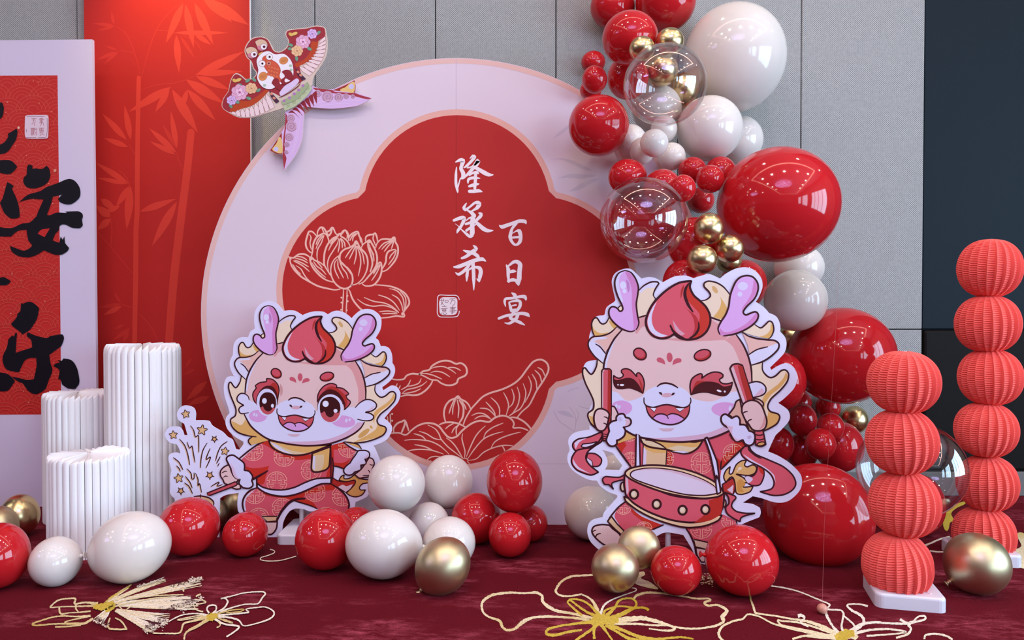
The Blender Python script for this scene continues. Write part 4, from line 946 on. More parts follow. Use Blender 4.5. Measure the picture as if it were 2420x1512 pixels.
cl = K.fill('390,110! 290,160 160,250 20,362! 80,470 195,640! 262,600! 265,735! 330,730 450,760 600,768 760,735 900,672 1050,615 1245,605! 1265,440! 1330,455 1420,490! 1500,400 1580,245! 1500,190 1420,140! 1250,180! 1000,290 700,310 500,220', JK)
K.fill('110,455! 200,480 310,475 430,450! 400,520! 300,580 195,640!', JKD); K.fill('270,595! 405,520! 380,600 350,690 270,680!', JKD)
K.fill('320,150! 420,110! 440,160 500,240 700,320 1000,300! 1000,352! 800,372 640,340 540,280 420,200', JKD); K.fill('1240,190! 1285,165! 1280,600! 1180,610! 1190,540! 1222,470', JKD); K.fill('1262,400! 1400,410 1510,350! 1420,490! 1270,450!', JKD); K.fill('1280,170! 1410,135! 1480,190! 1400,230 1280,235!', JKD)
K.fill('280,165! 160,255 25,362! 55,375! 160,275 270,190', '#e0c6d8')
K.clip = cl
for x, y in ((215, 250), (625, 325), (530, 660), (985, 510), (1480, 205)): coin(K, 'e', x, y, 133)
K.clip = None
K.line('395,108 290,160 160,250 20,365', OUT, 3.0); K.line('410,515,12 300,580,24 190,640,22', OUT); K.line('265,600 265,735', OUT, 2.8); K.line('1265,340 1278,480 1262,600 1245,690', OUT, 2.8); K.line('1243,200 1247,400 1243,620', OUT, 2.2); K.line('1275,450 1340,460 1420,490', OUT, 2.6); K.line('1410,135 1480,190 1580,245 1622,252', OUT, 2.8); K.done()
K = Ink(q1, 'jacket_hem', d1, 'e'); K.fill('268,680! 340,730 450,760 600,768 760,735 900,672 1050,620 1250,608! 1245,685! 1110,690 950,760 800,820 650,850 500,840 370,800 272,735!', LW, OUT, 3.0); K.done()
K = Ink(q1, 'scarf', d1, 'e')
K.fill('1000,285! 1240,195! 1225,440 1180,500 1080,530 1010,525 985,480 990,400', ORG, OUT, 3.2); K.fill('1020,312! 1155,300! 1150,420 1120,500 1060,515 1018,490', '#dcc29c'); K.fill('1010,320! 1040,316! 1035,500 1050,515! 1005,490', '#d8d2ea')
K.fill('425,110! 450,180 520,240 640,290 780,310 920,295 1050,250 1250,170! 1000,182 800,172 600,145', ORG, OUT, 3.2); K.fill('440,130! 520,215 640,275 780,297 930,280! 760,255 640,215 540,165', '#dcc29c'); K.fill('440,130! 520,215 640,275 740,290! 620,235 540,180', '#d8d2ea'); K.done()
head(d1, q1, 'a', 'b', d1)
# eyes of the first dragon
for side in (0, 1):
    K = Ink(q1, 'eye', d1, 'b')
    if side == 0:
        K.fill('378,605! 340,520 338,450 382,385! 368,350! 430,310 520,295 520,255! 600,265 670,330 692,410 680,490 660,610!', '#c64f5a', OUT, 2.2)
        K.fill('560,360! 610,310 655,330 685,420 672,500! 640,420', '#b02f28')
        K.fill('375,605! 385,510 430,420 490,365 540,350 600,362 645,410 670,490 660,610! 640,520 500,420', '#4a0d12')
        K.ell(525, 578, 138, 186, '#d9d6f0'); K.ell(537, 592, 113, 152, '#c2525a')
        K.fill('424,590! 435,510 480,455 540,440 600,460 642,520 652,590! 640,650 605,655 585,685 540,702 495,675 470,630 440,650', '#3d090d')
        hl = ((493, 558, 32, 38), (602, 625, 20, 26))
    else:
        K.fill('1215,570! 1220,480 1260,400 1330,340 1410,320 1475,345 1470,378! 1560,390 1640,460 1600,485! 1620,530 1663,570 1640,620 1580,680! 1570,600', '#c64f5a', OUT, 2.2)
        K.fill('1300,410! 1400,360 1500,400 1600,490! 1620,590 1590,660! 1550,520 1450,420', '#b02f28')
        K.fill('1208,690! 1225,530 1280,450 1350,405 1420,405 1500,445 1560,520 1592,600 1585,680! 1540,560 1400,480 1280,560', '#4a0d12')
        K.ell(1390, 662, 174, 194, '#d9d6f0'); K.ell(1387, 675, 140, 172, '#c2525a')
        K.fill('1246,670! 1255,580 1310,520 1390,502 1460,525 1515,590 1528,670! 1500,720 1450,715 1430,760 1385,782 1335,752 1310,700 1265,725', '#3d090d')
        hl = ((1325, 598, 42, 42), (1460, 693, 27, 26))
    eo = K.done()
    K = Ink(q1, 'eye_glint', eo, 'b')
    for x, y, rx, ry in hl: K.ell(x, y, rx, ry, '#e6e4f6')
    K.done()
K = Ink(q1, 'crease_shade', d1, 'b'); K.fill('705,320! 740,380 738,460 712,500! 705,400', '#d29a98'); K.done(); K = Ink(q1, 'crease_shade', d1, 'b'); K.fill('1240,345! 1195,420 1172,540! 1190,440', '#d29a98'); K.done()
K = Ink(q1, 'whisker_tuft', d1, 'b'); K.fill('285,545! 270,495 220,460 160,465 125,510 135,570 210,612! 160,640 145,685 175,730 270,720! 330,700 390,640 370,590', '#dbd8f2'); K.line('285,545 270,495 220,460 165,460 122,510 130,565 212,618! 160,645 145,690 180,732 275,718', OUT, 2.5); K.done()
K = Ink(q1, 'whisker_tuft', d1, 'b'); K.fill('1725,655! 1780,590 1860,545 1940,545 2010,590 2015,650 1960,690 1868,712! 1950,735 1980,780 1940,825 1860,830 1760,805! 1690,740', '#dbd8f2'); K.fill('1985,620! 1960,670 1870,700! 1940,660', '#dcb4c8'); K.line('1728,650 1790,585 1870,542 1950,548 2012,595 2010,650 1950,695 1865,712! 1940,732 1980,775 1945,820 1860,828 1760,808', OUT, 2.5); K.done()
antlers_tuft(q1, 'a', d1)
K = Ink(q1, 'hand', d1, 'e'); K.fill('1750,340! 1800,360 1820,420 1800,470 1770,560 1760,590 1680,602 1620,610 1560,560! 1640,500 1700,420', SK, OUT, 2.4); K.line('1760,430 1790,440 1810,435', OUT, 2); K.line('1740,505 1765,540 1758,575 1670,575', OUT, 2); K.done()
K = Ink(q1, 'fur_cuff', d1, 'e'); K.fill('1575,300 1610,250 1660,245! 1700,245 1750,270 1755,325 1730,350 1695,360! 1710,420 1640,440! 1640,500 1560,530! 1530,560 1480,572 1430,550 1415,500 1450,450 1500,410! 1530,360', LW, OUT, 2.6); K.fill('1735,290! 1725,345 1680,355! 1710,320', '#dcbcd4'); K.done()
K = Ink(q1, 'hand', d1, 'd'); K.fill('690,700! 640,720 600,760 595,810 620,850 640,890 700,900 760,870! 780,840! 730,820 700,760', SK, OUT, 2.6); K.line('610,785 640,768 660,770', OUT, 2); K.line('625,830 645,815 665,820', OUT, 2); K.fill('705,925! 750,945 795,940! 790,895! 740,900', SK, OUT, 2.6); K.done()
K = Ink(q1, 'lighting_stick', d1, 'd'); K.fill('462,985! 742,872! 762,885! 755,908! 490,1008! 470,1002!', '#c9525c', OUT, 2.4, sharp=True); K.ell(480, 994, 12, 14, '#a52c30', 20); K.done()
K = Ink(q1, 'fur_cuff', d1, 'd'); K.fill('655,650 670,620 720,608 770,640! 830,690 832,758! 880,770 915,820 905,862! 918,905 880,937 820,932! 780,890 790,850! 740,830 712,770! 685,715', LW, OUT, 3.0); K.fill('700,680! 730,740 760,820 790,850! 740,830 712,770', '#dcbcd4'); K.done()
# stand of the first dragon
st = bm_obj('stand_base', slab_bm(.0875, .11, .036, .022, .007), M_PLASTIC, d1); st.location = (.0075, .02, 0)
ps = tube([(-.02, .03, .02), (-.02, .03, .5)], .008); mesh_obj('stand_pole', *ps, M_PLASTIC, d1, smooth=True)

# ---- dragon with the drum
AFF = fit_affine([((761.3, 747.7), (1625.5, 665.1)), ((635.5, 721.7), (1480.8, 648.4)), ((869.7, 742.5), (1765.5, 644)), ((921, 875.3), (1842.6, 812)), ((555.6, 856.2), (1402.2, 809.1)),
    ((709.7, 882.2), (1577, 831.9)), ((705.7, 1019.2), (1581, 1000)), ((699.7, 939.4), (1571.6, 901.7)), ((773, 889.9), (1653.6, 837.9)), ((653.7, 882.1), (1512, 835.9)), ((932.2, 926.4), (1864.3, 873.6)), ((913.1, 1009.7), (1847.3, 989.6))])
pA = at(1600, 1000, 2.395); YAW = math.radians(6.5)
n2 = Vector((-math.sin(YAW), -math.cos(YAW), 0))
q2 = Plane(pA, n2); q2.wm = 1.5
pb = q2.pt(1590, 1290)
d2 = thing('dragon_cutout', (pb.x, pb.y, 0), 'laughing baby dragon cutout in red beating a drum with two sticks', 'cutout', 'dragon cutouts')
bpy.context.view_layer.update()
OUT2 = ('@g 245,150 240,110 255,75 290,55 330,52 360,75 385,100! 420,92 455,98 490,118! 545,90 600,85 640,98! 680,85 720,78 770,100! 800,75 850,50 900,45 940,60 970,95 978,140 960,190 945,213! 985,240 1010,268! 1045,285 1063,320 1065,360! 1090,390 1095,430 1080,470 1015,535! 1022,548! 1060,525 1100,515 1135,540 1148,590 1130,640 1080,690 1055,708! 1100,740 1112,770 1105,800 1070,840 1040,870 1005,947! 1060,970 1120,1010 1165,1060 1170,1110 1150,1150 1100,1190 1040,1195 975,1175 930,1165! 880,1198! 930,1205 965,1222! 970,1245 962,1268! 900,1292 850,1315! 830,1400 770,1490 700,1500! 650,1490! 640,1440 615,1395 590,1355! 520,1342 490,1345! 440,1375 390,1440 '
 '@l 600,1440! 500,1430 385,1365! 300,1280 265,1180 280,1090 330,1045 430,1020! 450,960 530,870 590,800 585,775! 510,750 450,715 400,670 370,620! 280,610 180,560 90,490 50,400 55,330! 75,290 58,200 80,140 150,95 290,70! 288,20! @g 140,800 125,760 135,730 148,702! 130,630 105,570 100,540 115,510 150,500 170,498! 145,460 130,420 130,380 140,350! 140,310 165,285 195,280! 205,275 215,240 250,215 258,205!')
o2 = curve(*parse('g', OUT2)[:2], True)
hole = parse('l', '425,285 540,320 645,455 610,510 455,505 485,450 485,400 455,330')[0]
board('board', q2, o2, .006, M_FOAM, d2, holes=[hole])
RIB = '#d65a69'
K = Ink(q2, 'tail', d2, 'm')
K.fill('490,662! 600,590! 632,660 600,770 500,740!', '#b5302a', OUT, 2.2); K.fill('540,720! 580,690 610,670 600,760!', '#dcc0d0')
K.fill('530,642! 505,580 530,510 575,470! 565,545 600,540 640,450 700,405 752,402! 730,450 760,472 820,450 860,480 840,540 770,565 640,550! 720,590 765,645! 715,650 720,690 822,682! 790,740 700,770 640,750 625,640 590,580', '#dcae6c', OUT, 2.2)
K.ell(680, 490, 22, 16, '#ecd9c0', -30); K.ell(655, 515, 10, 8, '#ecd9c0'); K.fill('690,600! 740,660 700,700 730,740! 660,740 650,640', '#cf9448'); K.done()
K = Ink(q2, 'stick_ribbon', d2, 'm')
K.fill('870,458! 930,490 940,570 900,660 830,675 770,650 740,580! 820,570 860,520', RIB, OUT, 2.4); K.fill('880,470! 930,500 938,560! 900,530', JKD); K.fill('770,650! 740,580 820,600', '#dccce4')
K.fill('720,250! 690,310 720,370 800,420 920,480 1010,550 1050,640 1020,710 900,740! 1040,780 1160,770 1250,720 1285,650 1250,560 1150,470 1000,400 860,340 800,290 780,240!', RIB, OUT, 2.6)
K.fill('715,330! 780,400 920,470 1025,550 1065,640! 1050,560 960,480 820,400', '#dccce4'); K.line('770,240 780,290 850,350 910,380', OUT, 2.4); K.done()
K = Ink(q2, 'stick_ribbon', d2, 'l')
K.fill('430,85! 380,110 280,150 170,170 115,210 110,260 140,300! 230,280 330,240 420,185', RIB, OUT, 2.6); K.fill('200,255! 215,225 300,215 372,198! 330,235 250,262', '#dccce4', OUT, 2.0); K.fill('125,215! 170,180 260,160! 180,205 140,280!', '#dccce4')
K.fill('270,325! 350,330 415,380 415,430 380,465 320,465! 310,410 255,378!', RIB, OUT, 2.4); K.fill('262,378! 310,410 320,460! 275,420', '#dccce4')
K.fill('430,130! 380,210 310,260 160,290 100,370 100,440 160,510 300,560 385,528! 290,450 250,380 270,310 340,250 420,195', RIB, OUT, 2.6); K.fill('110,380! 115,440 170,500 300,545! 180,480 130,420', '#dccce4'); K.done()
K = Ink(q2, 'trousers', d2, 'l')
cl = K.fill('690,840! 600,910 500,1030! 560,1110 660,1190! 800,1200 900,1185 970,1150 1080,1100! 900,1040 780,950', JK); K.fill('720,900! 860,1010 1080,1100! 970,1150 900,1180! 880,1080 760,980', JKD); K.fill('520,1010! 580,940 610,900! 560,1000 600,1080 640,1140!', '#dccce4')
K.clip = cl; coin(K, 'l', 655, 900, 85); coin(K, 'l', 880, 1150, 85); K.clip = None
K.line('690,840 600,910 500,1030', OUT, 2.6); K.line('1090,1098 970,1150', OUT, 2.6); K.done()
K = Ink(q2, 'trousers', d2, 'm')
cl = K.fill('@m 100,1140! 150,1220 185,1260! 260,1280 345,1290! 600,1200 640,1060! 500,985!', JK)
K.clip = cl; coin(K, 'm', 262, 1130, 115); coin(K, 'm', 590, 1040, 110); K.clip = None
K.line('@m 100,1140 150,1220 190,1320 210,1420 262,1500', OUT, 3.0); K.line('@m 640,1050 650,1090', OUT, 2.4); K.done()
K = Ink(q2, 'trouser_cuff', d2, 'l'); K.fill('525,1005! 485,1060! 560,1140 635,1205! 665,1165! 590,1090!', '#dfb991', OUT, 2.4); K.done(); K = Ink(q2, 'trouser_cuff', d2, 'm'); K.fill('@m 185,1255! 340,1290! 310,1362! 198,1335!', '#dfc3a8', OUT, 2.4, sharp=True); K.done()
K = Ink(q2, 'foot', d2, 'l'); K.fill('505,1102! 420,1095 340,1115 315,1165 340,1220 400,1280 470,1320 640,1330! 620,1210 540,1140', SK, OUT, 2.6); K.line('322,1175 340,1160 360,1156', OUT, 2.2); K.line('352,1240 368,1205 410,1190', OUT, 2.2); K.done()
K = Ink(q2, 'foot', d2, 'm'); K.fill('205,1345! 310,1362! 300,1500! 262,1500! 215,1420', SK, OUT, 2.2); K.done()
K = Ink(q2, 'jacket', d2, 'g')
cl = K.fill('325,800! 262,905! 330,1012! 330,1100 760,1150! 778,1020! 905,905! 780,790 600,870 400,860', JK)
K.fill('@l 580,230! 650,190 690,240! 640,330 720,440 740,475!', JKD); K.fill('@m 620,165! 720,205 745,235! 490,490! 470,420 520,330 600,270', JKD); K.fill('@m 430,370! 470,410 460,500!', JKD); K.fill('@l 700,60! 770,90 790,110! 780,170 700,150', JKD); K.fill('@l 1130,290! 1180,330 1180,450! 1125,440!', JKD)
K.clip = cl
for f, x, y, r in (('l', 720, 120, 75), ('l', 735, 390, 80), ('l', 1110, 380, 90), ('m', 265, 430, 115), ('m', 610, 335, 112), ('m', 490, 20, 80)): coin(K, f, x, y, r)
K.clip = None
K.line('@l 570,240 660,365 745,480', OUT, 2.8); K.line('@m 745,235 600,372 478,497', OUT, 2.8); K.line('@m 478,405 470,500', OUT, 2.2); K.line('@l 730,10 770,70 830,130', OUT, 2.4); K.done()
K = Ink(q2, 'scarf', d2, 'l')
K.fill('872,232! 1125,280! 1115,460! 868,450!', '#dfba90', OUT, 2.8, sharp=True); K.fill('875,240! 1120,285! 1118,320! 980,315 890,270', ORG); K.fill('875,260! 905,300 900,450! 868,450!', '#dccce4')
K.fill('835,120! 850,190 910,245 1010,268 1115,280! 1200,305 1300,325 @m 70,326 150,315 230,260 278,180! @l 1420,200 1100,170 930,140', ORG, OUT, 3.0)
K.fill('845,140! 880,215 1000,255 1110,268! 1040,220 900,180!', '#dfc7a4'); K.fill('1130,270! 1300,310 @m 70,310 160,295 225,250! @l 1400,260 1250,240', '#dfc7a4'); K.fill('1180,300! 1300,322 @m 70,322 130,312! @l 1300,300', '#d8d2ea'); K.line('895,180 960,185 1060,230 1120,275', OUT, 2.4); K.done()
head(d2, q2, 'A', 'B', d2)
for side in (0, 1):
    K = Ink(q2, 'eye', d2, 'j' if side == 0 else 'k')
    if side == 0:
        K.fill('505,420! 545,450 600,460 650,420 620,370 630,335 690,320 760,345 850,440! 850,390 890,385 940,450 962,550 940,685! 850,640 740,605 640,617 560,612 520,570 505,500', '#c9525c', OUT, 2.2)
        K.fill('880,460! 930,560 940,680! 900,560', '#b02f28'); K.fill('506,470! 560,490 640,470 720,455 800,475 880,560 942,683! 850,640 740,605 640,617 560,612 520,565', '#4a0d12'); hl = ((570, 560, 12, 12), (628, 563, 34, 15))
    else:
        K.fill('185,628! 170,520 190,430 240,380 310,350 333,368 325,412! 400,360 480,330 560,335 605,365 600,400 560,430 590,475 660,485 730,465! 710,550 660,625 600,640 500,620 400,595 290,598', '#c9525c', OUT, 2.4)
        K.fill('195,590! 240,470 295,430! 340,440 430,410 520,400! 560,470 640,520 718,500! 620,520 440,455 300,490', '#b02f28'); K.fill('190,625! 230,530 330,465 440,455 540,475 620,520 716,500! 700,570 640,640 580,640 480,610 380,592 280,600', '#4a0d12'); hl = ((555, 578, 33, 14), (630, 587, 13, 13))
    eo = K.done()
    K = Ink(q2, 'eye_glint', eo, 'j' if side == 0 else 'k')
    for x, y, rx, ry in hl: K.ell(x, y, rx, ry, '#ece4ee', 0 if side == 0 else 18)
    K.done()
K = Ink(q2, 'whisker_tuft', d2, 'k'); K.fill('940,480! 1040,455 1120,475 1170,530 1165,600 1110,640 1000,668!', '#dbd8f2', OUT, 2.4); K.fill('1120,540! 1150,590 1100,635 1010,655!', '#dcb4c8'); K.done()
antlers_tuft(q2, 'A', d2)
K = Ink(q2, 'drum_strap', d2, 'l'); K.fill('795,112! 828,128! 838,462! 788,462!', LW, OUT, 2.6, sharp=True); K.done()
# sticks, hands and cuffs
K = Ink(q2, 'hand', d2, 'j'); K.fill('465,878! 520,890 575,1000! 545,1085! 465,1115!', SK, OUT, 2.4); K.done()
K = Ink(q2, 'drumstick', d2, 'j'); K.fill('330,355! 355,325 440,325 468,352! 466,1000! 440,1240! 405,1388! 345,1390! 335,1250!', '#d35a66', OUT, 2.8); K.fill('420,330! 460,345 462,1000! 435,1230! 410,1210!', '#ad2d26'); K.fill('345,345! 375,332 352,380 350,900! 336,900! 336,400', '#dcb6c0')
for tx in ('345,1290 405,1300', '345,1325 400,1330', '345,1355 395,1360'): K.line(tx, OUT, 1.8)
K.done()
K = Ink(q2, 'hand', d2, 'j'); K.fill('320,915 250,935 215,1010 215,1110 250,1210 300,1245 360,1235 400,1180 420,1110! 440,1000 400,945', SK, OUT, 2.8); K.line('362,1035 400,1045 425,1065', OUT, 2.2); K.line('355,1130 395,1145 405,1185', OUT, 2.2); K.done()
K = Ink(q2, 'fur_cuff', d2, 'j'); K.fill('545,1090! 545,1040 580,1000 650,992 682,1045! 740,1060 765,1110 740,1160 650,1190! 680,1240 660,1320 590,1375 550,1385! 550,1440 490,1475 430,1450 395,1380 440,1250! 430,1160 480,1105', LW, OUT, 3.0); K.fill('670,1080! 740,1080 735,1150 660,1180! 690,1130', '#dfb6c4'); K.ell(595, 1070, 45, 34, '#c9c0e0', 30); K.done()
K = Ink(q2, 'hand', d2, 'k'); K.fill('830,690! 780,720 750,800 680,890! 830,1010! 950,1100! 900,960 850,800!', '#dba898', OUT, 2.6); K.done(); K = Ink(q2, 'hand', d2, 'k'); K.fill('1000,680! 1080,690 1140,740 1125,800!', '#d8b0a4', OUT, 2.4); K.done()
K = Ink(q2, 'drumstick', d2, 'k'); K.fill('700,285! 730,235 800,220 862,242! 1002,695! 870,752!', '#d35a66', OUT, 2.8); K.fill('800,240! 862,250! 998,690! 930,715! 850,450', '#ad2d26'); K.fill('712,285! 740,245! 900,715! 872,735!', '#dcb6c0'); K.done()
K = Ink(q2, 'drumstick_grip', d2, 'k')
K.fill('1020,1095! 1135,1100! 1172,1285! 1110,1312 1040,1292!', '#d35a66', OUT, 2.6); K.ell(1110, 1278, 52, 24, '#dba45e', -12, OUT, 1.8)
for tx in ('1030,1155 1090,1165 1150,1150', '1035,1215 1100,1225 1160,1205'): K.line(tx, OUT, 2.0)
K.done()
K = Ink(q2, 'hand', d2, 'k'); K.fill('990,702 930,715 870,760 855,850 900,960 940,1010 1000,1090 1090,1105 1160,1070 1185,980 1160,880 1120,780 1060,720', SK, OUT, 2.8); K.line('865,880 890,858 930,850', OUT, 2.2); K.line('930,1005 945,970 985,955', OUT, 2.2); K.fill('1150,900! 1170,980 1140,1060 1080,1090! 1130,1000', SKD); K.done()
K = Ink(q2, 'fur_cuff', d2, 'k'); K.fill('580,960 590,910 640,885 722,940! 790,912 830,960 828,1025! 900,1030 950,1105! 1010,1130 1030,1190 1010,1270 960,1300 900,1280 868,1225! 800,1245 730,1200 710,1140 717,1078! 650,1050 600,1010', LW, OUT, 3.0); K.fill('620,980! 680,1040 740,1050! 730,1150 800,1220 860,1210! 780,1240 712,1140', '#dcb6cc'); K.ell(955, 1190, 30, 22, '#c4b2d6', -20); K.done()
K = Ink(q2, 'drum_strap', d2, 'm'); K.fill('298,165! 326,150! 400,330 435,430 470,745! 432,765! 412,600 355,330', LW, OUT, 3.0); K.done()
# drum
K = Ink(q2, 'drum_ribbon', d2, 'l'); K.fill('680,545! 620,580 540,580 460,575 430,610 455,660! 500,660! 550,712! 530,650 600,620 670,605!', RIB, OUT, 2.4); K.done(); K = Ink(q2, 'drum_ribbon', d2, 'm')
K.fill('@m 510,745! 590,770 635,800 600,850 590,900 640,950 740,970 840,970! 740,995 690,1020 680,1060! 600,1020 540,970 525,910 560,860 550,790', RIB, OUT, 2.6); K.done()
K = Ink(q2, 'drum_shell', d2, 'g')
K.ell(650, 685, 26, 48, '#d9c0a4', 0, OUT, 2.6, fr='l'); K.ell(508, 860, 20, 40, '#d9c0a4', 0, OUT, 2.6, fr='m')
K.fill('300,1165! 310,1190 370,1235 450,1275 550,1307 620,1317 700,1307 760,1282 778,1256! 700,1250 400,1200', '#ebcaa0', OUT, 2.8)
K.fill('303,1055! 300,1110 310,1160! 350,1200 420,1240 520,1277 620,1292 700,1282 770,1250! 786,1200 788,1150! 700,1175 520,1155', RIB, OUT, 3.2)
K.fill('@m 340,835! 490,775! 490,900 470,985! 350,1050 180,1075! 300,980 345,900', '#b82c22'); K.fill('306,1065! 318,1075 322,1140 312,1155!', '#dcb6c4'); K.done()
K = Ink(q2, 'drum_rim', d2, 'g')
K.fill('305,1055 325,1030 380,1016 450,1012 540,1020 640,1045 720,1080 765,1112 788,1150! 755,1167 690,1174 600,1166 500,1146 400,1112 335,1082', '#ebcaa0', OUT, 3.0); K.done()
K = Ink(q2, 'drum_skin', d2, 'g'); K.fill('330,1060 345,1040 400,1028 480,1028 580,1045 680,1080 740,1115 755,1150! 690,1160 600,1155 500,1132 400,1100 350,1080', '#dfd0e4', OUT, 2.2); K.fill('345,1042! 400,1030 480,1030 580,1047 680,1082 742,1118 752,1148! 720,1110 620,1072 500,1040 400,1036', '#dcb8c8'); K.done()
for f, x, y in (('l', 770, 765), ('l', 1015, 873), ('l', 1295, 937), ('m', 305, 930)):
    K = Ink(q2, 'drum_stud', d2, f); K.ell(x, y, 56, 60, OUT); K.ell(x, y, 32, 36, '#dcbf9c'); K.ell(x-5, y-5, 20, 24, '#e6d4c0'); K.done()
K = Ink(q2, 'drum_strap', d2, 'm'); K.fill('425,560! 455,640 470,745! 432,765! 418,640', LW, OUT, 2.6); K.done()
# stand of the second dragon
pl = q2.pt(1580, 1240, -.02) - Vector(d2.location)
mesh_obj('stand_pole', *tube([(pl.x, pl.y, .03), (pl.x, pl.y, pl.z + .1)], .009), M_PLASTIC, d2, smooth=True)
bm_obj('stand_base', box_bm(pl.x - .045, pl.x + .05, pl.y - .06, pl.y + .09, 0, .04, .012, 3), M_PLASTIC, d2)

# ------------------------------------------------------------------ balloons
def balloon_mesh(name, mat, pear):
    """unit balloon, tail towards -Z"""
    vs, fs = [], []; SEG, RING = 56, 40
    prof = []
    for i in range(RING + 1):
        a = math.pi * i / RING; z, r = math.cos(a), math.sin(a)
        if z < 0: r *= 1 - pear * (-z) ** 2
        prof.append((r, z))
    for r, z in prof[1:-1]:
        for k in range(SEG): an = 2*math.pi*k/SEG; vs.append((r*math.cos(an), r*math.sin(an), z))
    top = len(vs); vs.append((0, 0, 1)); bot = len(vs); vs.append((0, 0, -1))
    n = RING - 1
    for i in range(n - 1):
        for k in range(SEG):
            k2 = (k+1) % SEG; fs.append((i*SEG+k, (i+1)*SEG+k, (i+1)*SEG+k2, i*SEG+k2))
    for k in range(SEG):
        k2 = (k+1) % SEG; fs.append((top, k, k2)); fs.append((bot, (n-1)*SEG+k2, (n-1)*SEG+k))
    me = bpy.data.meshes.new(name); me.from_pydata(vs, [], fs); me.materials.append(mat)
    me.polygons.foreach_set('use_smooth', [True]*len(fs)); me.update(); return me
def knot_mesh(name, mat):
    prof = [(.030, .03), (.022, .0), (.034, -.014), (.036, -.03), (.024, -.042), (.020, -.055), (.045, -.085), (.052, -.094), (.047, -.098), (.030, -.088), (.0, -.09)]
    vs, fs = [], []; S = 14
    for r, z in prof:
        for k in range(S): an = 2*math.pi*k/S; vs.append((r*math.cos(an), r*math.sin(an), z))
    for i in range(len(prof)-1):
        for k in range(S): k2 = (k+1) % S; fs.append((i*S+k, (i+1)*S+k, (i+1)*S+k2, i*S+k2))
    me = bpy.data.meshes.new(name); me.from_pydata(vs, [], fs); me.materials.append(mat)
    me.polygons.foreach_set('use_smooth', [True]*len(fs)); me.update(); return me
MATS = {'r': M_RED, 'w': M_WHITE, 'g': M_GOLD, 's': M_SATIN, 'c': M_CLEAR}
WORD = {'r': 'red', 'w': 'white', 'g': 'gold', 's': 'gold', 'c': 'clear'}
BM = {(k, p): balloon_mesh('balloon_skin', m, .16 if p else .05) for k, m in MATS.items() for p in (0, 1)}
KM = {k: knot_mesh('balloon_knot', m) for k, m in MATS.items()}
placed = []      # (centre, half sizes)
def widen(px, py): return 1 / math.hypot(1, (px - 1210) / F), 1 / math.hypot(1, (py - 756) / F)
def put(kind, px, py, rx, ry, Y, label, group, axis=None, pear=0, depth=None, knot=False, tail=True):
    """axis: image-plane angle (degrees, 0 = right, 90 = down) that the tail points to; None = tail away from the camera"""
    c = at(px, py, Y); k = Y / F * (1.09 if pear else 1.02)
    cq, cv = widen(px, py); R = (rx * k * cq, ry * k * cv)     # spheres widen towards the frame's sides
    single = axis is None and not knot
    if single:
        o = t = bpy.data.objects.new('balloon', BM[(kind, pear)]); COL.objects.link(o); o.location = c; tag(o, label, 'balloon', group)
    else:
        t = thing('balloon', tuple(c), label, 'balloon', group)
        o = bpy.data.objects.new('balloon_skin', BM[(kind, pear)]); COL.objects.link(o); o.parent = t
    if axis is None:
        d = (c - CAMP).normalized(); z = -d                       # local +Z towards the camera
        zr = depth*k if depth else (R[0] + R[1]) / 2
        x = Vector((0, 0, 1)).cross(z).normalized(); y = z.cross(x); S = (R[0], R[1], zr)
        m = Matrix((x, y, z)).transposed()
    else:
        a = math.radians(axis); z = -Vector((math.cos(a), 0, -math.sin(a))); y = Vector((0, -1, 0)); x = y.cross(z)
        m = Matrix((x, y, z)).transposed(); S = (R[1], R[1], R[0])   # rx = half length along the tail, ry = half width
    o.rotation_euler = m.to_euler(); o.scale = S
    if single or not tail: placed.append((c, (R[0], S[2], R[1]))); return t
    kn = bpy.data.objects.new('balloon_knot', KM[kind]); COL.objects.link(kn); kn.parent = t
    kn.rotation_euler = o.rotation_euler; q = .2
    kn.scale = (q, q, q); kn.location = m @ Vector((0, 0, -S[2] * .985))
    placed.append((c, (R[0], S[2], R[1]) if axis is None else ((R[0], R[1], R[1]) if abs(math.cos(math.radians(axis))) > .7 else (R[1], R[1], R[0])))); return t
def floor_Y(cy, r): return 1522.0 / (cy - 726 + r)

